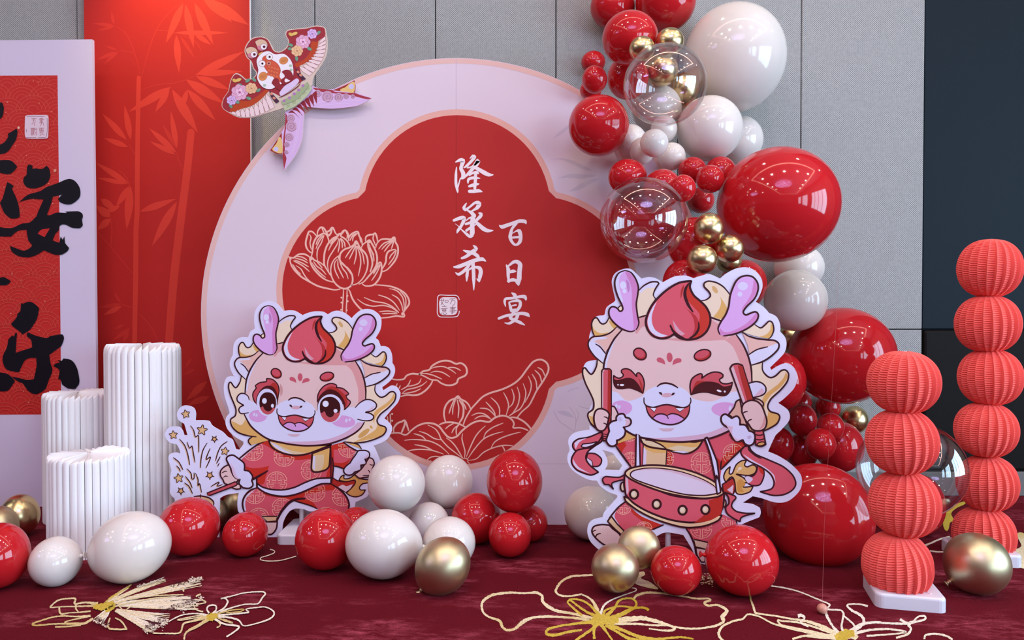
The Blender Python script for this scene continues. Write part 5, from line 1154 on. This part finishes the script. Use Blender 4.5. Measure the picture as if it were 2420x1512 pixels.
FG = 'loose balloons on the carpet'
FLOOR = [
 ('w', 1398, 1212, 64, 64, None, 'white balloon on the carpet half behind the drumming dragon, at its left foot', {}),
 ('r', 1252, 1236, 42, 44, None, 'small dark red balloon at the back right of the four-red pile', {}),
 ('r', 1125, 1224, 58, 60, None, 'left red balloon under the four-red pile, beside the white ones', {}),
 ('w', 1013, 1236, 48, 50, None, 'small white balloon tucked low between the bigger white ones', {}),
 ('r', 843, 1243, 46, 46, None, 'small red balloon peeping out behind the white oval one by the dragon', {}),
 ('r', 1205, 1263, 50, 53, None, 'front lower red balloon of the four-red pile', {}),
 ('w', 1061, 1282, 62, 62, None, 'white balloon right behind the gold one with a knot in front', {}),
 ('r', 770, 1273, 72, 73, None, 'round red balloon in front of the first dragon\'s right foot', {}),
 ('w', 908, 1285, 85, 77, None, 'big white oval balloon low in the middle, tail pointing right', {'axis': 4, 'pear': 1}),
 ('r', 580, 1262, 54, 53, None, 'red balloon right in front of the first dragon\'s left foot', {}),
 ('r', 447, 1243, 75, 69, None, 'large red balloon hiding the firework cup of the cutout', {}),
 ('w', 306, 1293, 98, 79, None, 'largest white oval balloon, in front of the short paper cylinder', {'axis': 160, 'pear': 1, 'tail': False}),
 ('g', 46, 1218, 50, 51, None, 'gold balloon standing left of the paper cylinders', {}),
 ('s', -2, 1246, 49, 51, None, 'darker gold balloon cut by the picture edge above the red one', {}),
 ('r', -2, 1312, 77, 78, None, 'red balloon cut by the left picture edge', {}),
 ('w', 133, 1326, 62, 56, None, 'white egg-shaped balloon tied to the largest white one, on its left', {'axis': -12, 'pear': 1}),
 ('s', 1045, 1338, 67, 61, None, 'satin gold balloon lying alone in front, knot at lower left', {'axis': 131, 'pear': 1}),
 ('s', 1510, 1293, 50, 51, 2.325, 'rear satin gold balloon leaning on the drumming dragon\'s left leg', {'depth': 30}),
 ('s', 1454, 1341, 56, 58, 2.235, 'front satin gold balloon below the drumming dragon\'s left foot', {}),
 ('r', 1598, 1347, 60, 59, None, 'small red balloon in front between gold pair and bigger red one', {}),
 ('r', 1752, 1323, 88, 84, None, 'glossy red balloon in front of the drumming dragon\'s right leg', {'axis': 188}),
 ('s', 2307, 1332, 79, 69, None, 'bronze gold balloon in front of the tall lantern stack', {'axis': 146, 'pear': 1}),
 ('r', 1933, 1216, 133, 122, 2.55, 'huge red balloon on the carpet between the drumming dragon and lanterns', {'depth': 80}),
 ('g', 2092, 1228, 38, 38, 2.98, 'pale gold balloon low between the huge red one and near lanterns', {}),
 ('r', 2165, 1192, 70, 74, 2.87, 'red balloon on the carpet behind the near lantern stack', {}),
 ('s', 560, 1193, 34, 36, None, 'cream gold balloon seen under the firework stick', {}),
 ('s', 512, 1212, 30, 32, 2.89, 'cream gold balloon behind the firework cup', {}),
 ('w', 1452, 1106, 32, 32, 2.72, 'pale balloon seen through the hole in the drumming dragon cutout', {}),
 ('w', 937, 1143, 67, 68, 2.66, 'upper left white balloon covering the first dragon\'s hand', {}),
 ('w', 1060, 1138, 57, 63, 2.86, 'upper right white balloon in front of the lotus leaf', {'depth': 40}),
 ('r', 1216, 1137, 65, 74, 2.67, 'top red balloon standing on the four-red pile', {}),
]
DISC_Y, WALL_Y = DY - .004, WY - .02
bub = [(at(2153, 1108, 2.42), (.165, .104, .156))]
def reach(S, d):
    # half extent of an upright ellipsoid along d
    return 1 / math.sqrt(sum((x / q) ** 2 for x, q in zip(d, S)))
def clash(c, S, soft, board=True):
    r = max(S)
    for q, s in placed + (bub if board else []):
        d = c - q; L = d.length
        if L < 1e-6: return True
        d = d / L
        if L < (reach(S, d) + reach(s, d)) * soft: return True
    if not board: return False
    # board of the second dragon
    for du in (-1, 0, 1):
        p = c + Vector((du*r*.7, 0, 0)); sx = (p.x / p.y) * F + 1210; sy = 726 - (p.z - CAMZ) / p.y * F
        if 1400 < sx < 1860 and 650 < sy < 1290:
            if (pA - p).dot(n2) < r * (1 - .3*abs(du)) + .01: return True
    return False
for k, x, y, rx, ry, Y, lab, kw in FLOOR:
    rv = ry if 'axis' not in kw else max(ry, math.hypot(rx*math.sin(math.radians(kw['axis'])), ry*math.cos(math.radians(kw['axis']))))
    Y = Y or floor_Y(y, rv)
    for _ in range(30):
        c = at(x, y, Y); kk = Y / F * (1.09 if kw.get('pear') else 1.02); cq, cv = widen(x, y); dp_ = kw.get('depth', (rx*cq + ry*cv) / 2)
        hz = abs(math.cos(math.radians(kw.get('axis', 0)))) > .7
        S_ = (rx*cq*kk, dp_*kk, ry*cv*kk) if 'axis' not in kw else ((rx*cq*kk, ry*cv*kk, ry*cv*kk) if hz else (ry*cv*kk, ry*cv*kk, rx*cq*kk))
        if not clash(c, S_, 1.0, False): break
        Y -= .004
    if VERBOSE: print('FLO %.3f %s' % (Y, lab))
    put(k, x, y, rx, ry, Y, lab, FG, **kw)

GG = 'balloons of the garland'
# (pixel centre and half sizes in the frame; the depth is found by stacking outwards from the wall)
GAR = [
 ('w', 1490, 342, 40, 48, 'shaded white balloon behind the small white trio, touching the round backdrop'),
 ('r', 1448, 17, 52, 53, 'red balloon at the very top left of the garland'),
 ('r', 1573, 4, 70, 73, 'large red balloon at the very top right of the garland'),
 ('w', 1888, 632, 60, 53, 'cream white balloon directly below the biggest red one'),
 ('w', 1735, 138, 120, 129, 'giant white balloon at the top right of the garland'),
 ('w', 1748, 331, 55, 57, 'white balloon half hidden at right under the giant white one'),
 ('g', 1617, 213, 34, 42, 'bronze balloon seen through the right of the upper clear balloon'),
 ('w', 1552, 258, 58, 58, 'white balloon behind the bottom of the upper clear balloon'),
 ('g', 1564, 166, 38, 38, 'dark gold balloon seen through the upper clear balloon'),
 ('r', 1396, 213, 25, 24, 'small red balloon tucked under the small red pair at upper left'),
 ('r', 1484, 184, 48, 52, 'red balloon half covered by the left of the upper clear balloon'),
 ('r', 1489, 91, 65, 66, 'red balloon just below the two topmost red ones'),
 ('r', 1402, 147, 28, 27, 'small red balloon, upper of the pair at the garland\'s left'),
 ('r', 1405, 188, 29, 33, 'small red balloon, lower of the pair at the garland\'s left'),
 ('r', 1415, 297, 70, 72, 'shiny red balloon hanging over the backdrop rim left of small white trio'),
 ('g', 1583, 98, 33, 33, 'right one of two gold balloons above the upper clear balloon'),
 ('g', 1517, 115, 30, 30, 'left one of two gold balloons above the upper clear balloon'),
 ('w', 1569, 305, 31, 33, 'small white balloon just under the upper clear balloon'),
 ('w', 1677, 304, 77, 77, 'big white balloon beneath the giant white one'),
 ('w', 1517, 357, 29, 32, 'left balloon of the small white trio'),
 ('w', 1587, 370, 33, 33, 'right balloon of the small white trio'),
 ('w', 1546, 338, 33, 33, 'front middle balloon of the small white trio'),
 ('r', 1512, 532, 84, 86, 'dark red balloon seen through the lower clear balloon'),
 ('r', 1702, 410, 38, 40, 'dim red balloon between small reds and the biggest red one'),
 ('r', 1565, 446, 45, 46, 'red balloon at the upper right rim of the lower clear balloon'),
 ('r', 1483, 418, 45, 42, 'red balloon above the lower clear balloon at the backdrop rim'),
 ('r', 1657, 473, 31, 31, 'lowest dim balloon of the small red cluster'),
 ('r', 1636, 402, 33, 31, 'top balloon of the small red cluster'),
 ('r', 1640, 578, 62, 64, 'red balloon behind the gold four'),
 ('r', 1838, 484, 145, 134, 'biggest red balloon, at the right middle of the garland'),
 ('r', 1678, 423, 33, 33, 'right front balloon of the small red cluster'),
 ('r', 1614, 445, 30, 32, 'left front balloon of the small red cluster'),
 ('r', 1618, 668, 52, 54, 'dark red balloon behind the drumming dragon\'s forehead tuft'),
 ('r', 1757, 672, 55, 58, 'red balloon behind the drumming dragon\'s right antler'),
 ('g', 1723, 618, 30, 26, 'rear gold balloon of the gold four'),
 ('g', 1659, 613, 36, 34, 'lower left gold balloon of the gold four'),
 ('g', 1724, 587, 35, 33, 'right gold balloon of the gold four'),
 ('g', 1675, 540, 36, 37, 'upper gold balloon of the gold four'),
 ('g', 1866, 800, 30, 32, 'gold balloon in the gap behind the right antler side'),
 ('r', 1888, 950, 30, 30, 'shadowed red balloon squeezed above the lower small red cluster'),
 ('r', 1957, 962, 30, 30, 'deep wine red balloon right of the shadowed one, under the big red'),
 ('g', 2019, 992, 34, 33, 'dark gold balloon beside the near lantern stack'),
 ('r', 1895, 1066, 40, 42, 'red balloon in the gap above the huge red one'),
 ('r', 1838, 1050, 40, 42, 'red balloon behind the drumming dragon\'s right sleeve'),
 ('r', 1983, 1055, 60, 60, 'red balloon resting on the huge red one, behind the lower small cluster'),
 ('r', 1989, 840, 128, 112, 'big red balloon left of the lantern stacks'),
 ('w', 1880, 710, 75, 71, 'large white balloon below the cream white one'),
 ('r', 1845, 900, 60, 68, 'red balloon behind the drumming dragon\'s mane'),
 ('r', 1896, 991, 35, 38, 'upper left balloon of the lower small red cluster'),
 ('r', 1963, 1008, 33, 32, 'right balloon of the lower small red cluster'),
 ('r', 1939, 1049, 37, 37, 'bottom front balloon of the lower small red cluster'),
 ('c', 1571, 200, 97, 97, 'upper clear balloon in the garland with purple light reflections'),
 ('c', 1521, 521, 103, 100, 'lower clear balloon overlapping the red lobes of the backdrop'),
]
DISC_Y, WALL_Y = DY - .004, WY - .02
flat = []
for k, x, y, rx, ry, lab in GAR:
    r_ = (rx + ry) / 2; soft = 1.02
    Y = min([WALL_Y] + [v for (u, w, p, q, v) in flat if ((x-u)/(rx+p)) ** 2 + ((y-w)/(ry+q)) ** 2 < .93]) - .004
    while Y > 2.0:
        c = at(x, y, Y); kk = Y / F * (1.09 if kw.get('pear') else 1.02); cq, cv = widen(x, y); r = (rx*cq + ry*cv) / 2 * kk; S = (rx*cq*kk, r, ry*cv*kk)
        over_disc = math.hypot(max(0, abs(x - 1078)), y - 740) - r_ < 600
        lim = DISC_Y if over_disc else WALL_Y
        if Y + r < lim and not clash(c, S, soft): break
        Y -= .006
    flat.append((x, y, rx, ry, Y)); put(k, x, y, rx, ry, Y, lab, GG)
    if VERBOSE: print('GAR %.2f %s' % (Y, lab))
put('c', 2153, 1108, 134, 114, 2.42, 'large clear balloon between the two lantern stacks', GG, depth=75)

# ------------------------------------------------------------------ accordion paper lanterns
def lantern_mesh():
    N, SUB, NZ = 22, 12, 78; nt = N * SUB; vs, fs = [], []
    for j in range(NZ + 1):
        a = math.pi * (.02 + .96 * j / NZ); z = math.cos(a); R0 = abs(math.sin(a)) ** .82
        for i in range(nt):
            t = (i % SUB) / SUB                     # position across one pleat
            rid = 1 - .125 * (t ** .8) if t < .86 else 1 - .125 * (.86 ** .8) * (1 - t) / .14
            rip = .019 * (1 if (j + i // SUB) % 2 == 0 else -1) * math.sin(math.pi * min(1, t / .86)) ** .5 if t < .86 else 0
            env = min(1, R0 * 1.6)
            r = R0 * (1 - (1 - rid + 0) * env) + rip * env * (1 if 8 < j < NZ - 8 else 0)
            tw = 2 * math.pi * i / nt
            vs.append((r * math.cos(tw), r * math.sin(tw), z))
    for j in range(NZ):
        for i in range(nt):
            i2 = (i + 1) % nt; fs.append((j*nt+i, (j+1)*nt+i, (j+1)*nt+i2, j*nt+i2))
    me = bpy.data.meshes.new('lantern'); me.from_pydata(vs, [], fs); me.materials.append(M_LANT); me.update(); return me
LM = lantern_mesh()
for Y, rows, lab, bx in ((2.20, [(2135, 903, 89, 71), (2131, 1043, 89, 74), (2137, 1190, 88, 75), (2120, 1335, 87, 75)], 'short stack of four coral paper lanterns on a white base, nearer the camera', (2133, 1412)),
                         (2.56, [(2339, 634, 80, 66), (2334, 765, 81, 65), (2340, 891, 80, 64), (2330, 1015, 79, 62), (2333, 1141, 77, 63), (2325, 1262, 79, 62)], 'tall stack of six coral paper lanterns by the dark wall', (2316, 1325))):
    b = at(*bx, Y); t = thing('lantern_stack', (b.x, Y, 0), lab, 'lantern', 'paper lantern stacks')
    for i, (x, y, rx, ry) in enumerate(rows):
        c = at(x, y, Y); o = bpy.data.objects.new('lantern', LM); COL.objects.link(o); o.parent = t
        k = Y / F; kq = k * widen(x, y)[0]; o.location = c - Vector(t.location); o.scale = (rx*kq*1.015, rx*kq*1.015, ry*k*1.04)
        tilt = (0, 0.02, -.03, .10)[i % 4] if len(rows) == 4 else (.02, -.02, .03, -.02, .02, -.04)[i]
        o.rotation_euler = (.04*((-1)**i), tilt, i*1.1 + .35)
    zt = at(rows[0][0], rows[0][1], Y).z
    P = [(0, 0, .02)] + [(at(x, y, Y).x - b.x, 0, at(x, y, Y).z) for x, y, *_ in rows[::-1]]
    mesh_obj('pole', *tube(P, .005), M_PLASTIC, t, smooth=True)
    mesh_obj('top_cap', *tube([(P[-1][0], 0, zt + rows[0][3]*Y/F*.96), (P[-1][0], 0, zt + rows[0][3]*Y/F*1.0 + .004)], .009), M_PLASTIC, t)
    rot = math.radians(-14 if len(rows) == 4 else -8)
    bb = bm_obj('base', slab_bm(.094, .094, .042, .022, .008), M_PLASTIC, t, smooth=False); bb.rotation_euler.z = rot
    # moulded recess lines and the socket on the water base
    r1 = bm_obj('socket', box_bm(-.02, .02, -.02, .02, .04, .056, .004, 2), M_PLASTIC, t); r1.rotation_euler.z = rot
    for q in (45, 135):
        rb = bm_obj('base_rib', box_bm(-.085, .085, -.004, .004, .0415, .0435), M_PLASTIC, t); rb.rotation_euler.z = rot + math.radians(q)

# ------------------------------------------------------------------ pleated paper cylinders
NP = 34
def fold_mesh():
    """one folded sheet of the cylinder: two leaves that meet in a rounded outer edge (unit radius, unit height)"""
    hw = math.pi / NP; C = []
    for s, q in ((-1, .06), (-1, .45), (-1, .80), (-1, .93), (-1, .975), (-.6, .996), (0, 1.0), (.6, .996), (1, .975), (1, .93), (1, .80), (1, .45), (1, .06)):
        wd = {.06: .95, .45: .98, .80: .99, .93: .99, .975: .94}.get(q, .94)
        a = hw * wd * s if abs(s) == 1 else hw * .66 * s
        C.append((q * math.cos(a), q * math.sin(a)))
    vs, fs = [], []; n = len(C)
    lev = [(0, 1, 0), (.5, 1.0, 0), (.965, 1, 0), (.988, .992, 0), (1.0, .965, .0)]
    for z, s, _ in lev: vs += [(x*s, y, z + (.016 * y / (hw * max(x, .05)) if z > .9 else 0)) for x, y in C]
    for j in range(len(lev)-1):
        for i in range(n-1): fs.append((j*n+i, j*n+i+1, (j+1)*n+i+1, (j+1)*n+i))
    fs.append(tuple(range((len(lev)-1)*n, len(lev)*n)))
    me = bpy.data.meshes.new('paper_fold'); me.from_pydata(vs, [], fs); me.materials.append(M_PAPER); me.update(); return me
PF = fold_mesh(); rp = random.Random(11)
for x, Y, hw, ytop, lab in ((338, 2.98, 92.5, 819, 'tallest white pleated paper cylinder'), (184, 3.055, 86, 931, 'middle-height white pleated paper cylinder in front of the poster'), (210, 2.655, 103, 1073, 'shortest white pleated paper cylinder, in front of the other two')):
    c = at(x, ytop, Y); R = hw * Y / F * widen(x, ytop)[0]
    t = thing('pleated_paper_cylinder', (c.x, Y, 0), lab, 'paper cylinder', 'white paper cylinders')
    for i in range(NP):
        o = bpy.data.objects.new('paper_fold', PF); COL.objects.link(o); o.parent = t
        o.rotation_euler = (0, 0, 2*math.pi*(i + rp.uniform(-.09, .09))/NP + .05)
        o.scale = (R*(1 + rp.uniform(-.02, .006)), R*rp.uniform(.9, 1.08), c.z + rp.uniform(-.005, .004))
    mesh_obj('core_tie', *tube([(0, 0, c.z - .05), (0, 0, c.z + .002)], .012), M_PAPER, t)

# ------------------------------------------------------------------ wooden bead on a thread
bc = on_floor(1943, 1450); bt = thing('weighted_thread', (bc.x, bc.y, 0), 'pinkish bead on the carpet ending a thin hanging thread', 'weight')
bm = bmesh.new(); bmesh.ops.create_uvsphere(bm, u_segments=24, v_segments=16, radius=.0145)
for v in bm.verts: v.co.z += .0145
M_BEAD = plain('bead_copper', '#cf8f7a', .35)
bm_obj('bead', bm, M_BEAD, bt, smooth=True)
p0 = Vector((0, 0, .028)); p1 = at(1948, 1240, 2.2) - Vector(bt.location); p2 = at(1976, 760, 2.33) - Vector(bt.location); p3 = at(1981, 620, 2.62) - Vector(bt.location)
mesh_obj('thread', *tube([p0, p1, p2, p3], .0004, 5), plain('thread_red', '#a04a48', .6), bt)

# ------------------------------------------------------------------ carpet flowers woven into the floor
fp = Plane((0, 0, 0), (0, 0, 1), base=.0010, step=.000006)
class Woven(Ink):
    def yarn(s, txt, mat, w, fr=None, jit=.22, closed=False):
        pts, cor, wid = parse(fr or s.fr, txt); W_ = [(w if q is None else q) * 2.5 for q in wid]
        c, ws = curve(pts, cor, closed, step=2.2, extra=W_)
        s.ribbon(c, ws, mat, closed, jit=jit)
fl.location = (0, 0, 0)
K = Woven(fp, 'carpet_flower', fl, 'y')
for tx, w in (('1150,530,16 1000,490,8 860,465,9 790,430,10 750,390,9 745,350,8 700,325,8 600,330,6 500,325,7 380,340,8 310,375,8 285,420,7 300,480,6 350,515,6 420,540,8 445,590,8 480,612,7 540,600,8 600,550,12 680,515,8 800,508,7 1000,520,7 1150,545,14', 5),
              ('1140,190,5 1040,195,6 960,205,7 890,245,7 850,310,7 880,345,6 960,352,5 1050,335,5', 4), ('1050,340,4 1110,370,6 1150,420,10 1190,530,16', 5),
              ('1190,500,10 1220,420,6 1300,370,4 1440,320,3 1465,300,3 1430,290,3', 3), ('1440,380,5 1470,345,8 1550,325,7 1650,330,6 1800,350,5 1920,370,5 2010,370,6 2030,385,6 1985,400,7 2010,425,7 2080,420,6 2130,440,8 2155,470,10 2120,510,14 2130,545,9 2080,575,7 1980,595,6 1860,600,6 1750,585,6 1640,550,10 1500,520,14 1300,540,18', 5),
              ('1200,540,16 1340,560,10 1480,565,6 1600,575,6 1700,575,6 1755,595,8 1730,615,8 1650,612,5 1560,600,4', 4)):
    K.yarn(tx, M_CREAMYARN if w == 3 else M_GOLDYARN, w)
for tx in ('1160,545,16 1020,560,7 880,580,6 790,605,8 780,640,9 840,650,9 950,625,8 1050,610,6', '1170,560,14 1130,600,8 1060,650,8 1000,690,7', '1150,575,12 1140,620,8 1145,680,8', '1200,570,14 1240,630,6 1290,700,5', '1230,570,12 1310,620,8 1420,680,10 1560,690,7', '1260,570,12 1380,620,9 1480,660,11 1620,680,8 1800,665,6 1900,680,5', '1200,520,14 1100,480,8 1010,420,6 960,385,6 940,400,5 980,440,6 1050,500,8', '1200,520,14 1120,430,7 1060,390,6 1000,375,5 950,378,5',
           '1220,520,14 1300,440,8 1330,390,7 1380,370,6 1440,375,6 1465,420,6 1420,460,8 1300,520,12', '1210,510,10 1230,460,6 1330,430,5 1440,440,6 1520,440,7 1560,460,9', '1240,530,12 1340,490,9 1420,450,8 1490,440,8'):
    K.yarn(tx, M_YELLOWYARN, 4)
K.yarn('1120,545,18 1180,540,34 1260,535,26 1330,540,12', M_YELLOWYARN, 10)
K.fill('1470,180 1520,165 1530,190 1500,215 1560,240 1610,275 1630,300 1560,290 1470,265 1450,240', M_GOLDYARN); K.done()
K = Woven(fp, 'carpet_flower', fl, 'z')
for tx, m in (('390,795,5 390,840,5 410,890,6 430,940,6 560,960,5 700,985,6 800,1000,8 920,1040,10 1040,1100,14', 0), ('540,738,4 650,755,4 760,785,4 870,830,4 975,875,5 960,900,5', 1), ('150,1090,8 180,1040,7 260,1000,6 330,985,6 370,950,5 450,965,5 560,1020,5 700,1060,5 900,1100,7 1040,1110,14', 0), ('1260,890,6 1200,875,5 1110,880,5 1140,920,7 1210,960,8 1230,1010,8 1180,1060,8 1100,1100,12', 1),
              ('1060,1110,14 1000,1040,6 960,970,8 950,920,6 985,915,5 1060,920,5 1080,950,6 1065,1040,6 1085,1090,10', 1), ('1080,960,5 1150,1020,5 1170,1060,6', 1), ('1100,1100,12 1200,1030,10 1300,1010,7 1400,1015,6 1540,1020,7 1640,1000,6 1690,975,6 1640,965,5 1600,1000,6 1560,1020,7 1580,1060,7 1550,1100,7 1470,1125,6', 1), ('1500,985,8 1530,1005,7 1580,1025,6', 1), ('1110,1110,12 1250,1070,7 1400,1060,6 1500,1070,6 1540,1085,5 1400,1100,5 1250,1110,6', 1),
              ('1040,1100,12 880,1050,6 740,1010,6 620,1000,5 590,995,5 620,1030,5 760,1060,5 940,1100,8', 0), ('740,960,12 770,960,10 790,980,5 760,1010,5 820,1040,5', 1), ('1680,1135,6 1690,1105,6 1760,1095,6 1840,1110,6 1890,1138,5', 1), ('1070,1130,20 1130,1100,24 1180,1130,12', 0), ('150,1090,8 160,1120,7 190,1150,6', 0), ('1060,1120,20 800,1110,7 700,1135,6', 0)):
    K.yarn(tx, M_CREAMYARN if m else M_GOLDYARN, 5)
K.yarn('1020,1130,20 1100,1100,30 1160,1090,14', M_YELLOWYARN, 10); K.done()
K = Woven(fp, 'carpet_flower', fl, 'z')
K.fill('1990,118 1930,125 1880,160 1830,210 1820,290 1850,330 1870,270 1900,250 1880,200 1920,160', M_YELLOWYARN)
K.yarn('1680,440,6 1730,420,5 1800,390,5 1870,372,4', M_CREAMYARN, 4); K.yarn('1720,478,4 1780,485,4 1820,485,4', M_CREAMYARN, 4)
K.fill('2370,350 2440,370 2440,600 2360,590 2310,565 2330,540 2390,520 2310,505 2350,470 2400,440', M_GOLDYARN); K.done()
rb_ = random.Random(21)
def brush(K, x0, y0, x1, y1, w0, w1, n, mats, bend=0):
    L = math.hypot(x1-x0, y1-y0); ux, uy = (x1-x0)/L, (y1-y0)/L
    n = int(n * 1.7)
    for i in range(n):
        s = (i + .5) / n * 2 - 1 + rb_.uniform(-.12, .12); a, b = sorted((max(0, rb_.uniform(-.15, .25)), min(1, rb_.uniform(.6, 1.15))))
        P = []
        for k in range(5):
            t = a + (b - a) * k / 4; o = s * (w0 + (w1-w0)*t) + bend * math.sin(math.pi*t) + rb_.uniform(-1.5, 1.5)
            P.append('%.1f,%.1f,%.1f' % (x0+ux*L*t - uy*o, y0+uy*L*t + ux*o*.8, rb_.uniform(1.3, 3.4) * (1 if 0 < k < 4 else .5)))
        K.yarn(' '.join(P), mats[rb_.randrange(len(mats))], 4, jit=.5)
K = Woven(fp, 'carpet_flower', fl, 'x')
for tx in ('800,440,12 700,430,6 610,440,6 615,400,6 560,398,5 480,410,5 420,455,5 410,470,4 520,465,4 680,460,5 790,455,8', '485,465,6 495,520,6 560,515,4 650,510,4 740,500,6', '620,440,6 620,480,6 640,505,4', '740,540,8 620,545,5 520,540,5 430,550,5 330,580,5 265,605,6 300,618,5 450,605,5 600,605,6 690,600,7 760,560,8', '450,630,5 560,625,5 660,615,5', '700,600,6 560,600,4 530,590,4 600,570,4 720,545,6'):
    K.yarn(tx, M_GOLDYARN, 5)
GY, CY, YY = M_GOLDYARN, M_CREAMYARN, M_YELLOWYARN
brush(K, 860, 425, 1080, 285, 12, 10, 9, [YY, GY]); brush(K, 880, 430, 1350, 240, 10, 26, 16, [GY, GY, CY], -6); brush(K, 930, 430, 1640, 262, 12, 40, 24, [CY, GY, CY], -4)
brush(K, 930, 440, 1560, 385, 8, 22, 14, [CY, CY, GY]); brush(K, 960, 450, 1620, 450, 14, 52, 30, [CY, GY, CY], 6); brush(K, 950, 490, 1380, 570, 10, 62, 28, [CY, GY], 8); brush(K, 940, 500, 1270, 660, 8, 50, 20, [GY, CY])
brush(K, 900, 480, 800, 590, 14, 50, 18, [CY, GY, CY])
for tx in ('900,455,6 1050,410,4 1200,385,4 1350,375,4 1500,370,3', '920,470,6 1100,430,4 1250,400,4 1400,390,4', '1010,500,3 970,460,4 980,430,3', '1020,500,3 1080,460,4', '900,560,4 880,620,6 900,650,6 980,655,6 1040,652,5', '940,560,4 980,580,5 1010,610,5 1030,650,6', '1490,310,5 1500,345,5', '1600,385,5 1640,365,5', '1590,410,5 1650,415,4 1680,435,4 1600,450,4', '1580,440,4 1600,490,4 1660,510,4'):
    K.yarn(tx, M_GOLDYARN, 4)
K.yarn('760,470,10 850,470,26 920,460,20 860,500,12', M_YELLOWYARN, 8); K.done()
K = Woven(fp, 'carpet_flower', fl, 'x')
for tx, m in (('1730,545,10 1830,480,5 1860,430,6 1840,400,5 1805,402,5 1900,380,4 2000,355,4 2100,347,4 2165,355,5 2140,400,5 2105,445,4 2000,450,4 1870,485,5 1760,530,8', 1), ('1760,540,8 1900,530,5 2030,515,5 2010,490,4 2100,475,4 2180,475,4 2240,520,5 2200,570,5 2080,610,4 1990,625,4 1950,580,6 1860,555,6 1760,550,8', 1), ('1740,560,10 1830,610,6 1950,630,6 1920,670,5 1850,715,5', 1), ('1720,560,12 1600,640,6 1520,680,6 1505,740,5', 0), ('1720,560,12 1620,620,8 1540,660,5', 0), ('1700,555,10 1560,590,6 1500,610,6 1470,680,5 1380,688,5 1250,685,4', 0), ('1700,550,8 1600,560,4 1470,580,4 1450,575,3 1600,545,4 1690,540,6', 0), ('1700,540,8 1600,525,4 1480,540,4 1380,590,4', 1), ('1710,520,8 1690,490,5 1710,460,5 1760,460,5 1765,495,5 1730,530,6', 1), ('1770,530,6 1880,500,4 1990,490,4 1960,510,4 1850,520,4', 0), ('1780,560,5 1850,590,4 1900,600,4 1820,570,4', 0), ('1780,590,5 1800,620,4 1770,640,4', 0)):
    K.yarn(tx, M_CREAMYARN if m else M_GOLDYARN, 4)
K.yarn('1690,560,16 1730,550,26 1780,545,12', M_YELLOWYARN, 8)
K.yarn('2205,0,3 2245,18,3 2200,45,3 2135,65,3 2130,85,3 2200,95,3 2300,88,3 2420,55,3', M_CREAMYARN, 3); K.done()
K = Woven(fp, 'carpet_speckle', fl, 'x', flat=True)
rs = random.Random(5)
for n_, (x0, y0, x1, y1, wd, m) in ((110, (1380, 290, 1640, 240, 42, 'd')), (120, (1300, 520, 1600, 410, 45, 'd')), (130, (1180, 640, 1360, 580, 50, 'd')), (70, (790, 570, 880, 630, 36, 'd')),
                                   (90, (1120, 310, 1340, 250, 16, 'l')), (110, (1540, 270, 1650, 240, 36, 'l')), (120, (1480, 520, 1660, 400, 36, 'l')), (130, (1180, 690, 1340, 620, 40, 'l')), (60, (760, 590, 880, 650, 30, 'l'))):
    for _ in range(n_):
        t = rs.random(); d = rs.gauss(0, .45) * wd; L = math.hypot(x1-x0, y1-y0)
        x = x0 + (x1-x0)*t - (y1-y0)/L*d; y = y0 + (y1-y0)*t + (x1-x0)/L*d*.6
        a = rs.uniform(2.5, 6.5); P = [conv('x', x + a*math.cos(q)*1.3, y + a*math.sin(q)*.6) for q in (rs.uniform(0, 1), 2.0, 3.4, 4.9)]
        K.poly(P, M_CREAMYARN if m == 'l' else '#4a1420')
tag(K.done(), kind='stuff')
K = Woven(fp, 'carpet_speckle', fl, 'P', flat=True)
for _ in range(70):
    x, y = rs.uniform(1648, 1684), rs.gauss(1376, 7); P = [(x + 2*math.cos(q), y + 1.2*math.sin(q)) for q in (0.3, 2, 3.3, 5)]; K.poly(P, M_GOLDYARN)
tag(K.done(), kind='stuff')
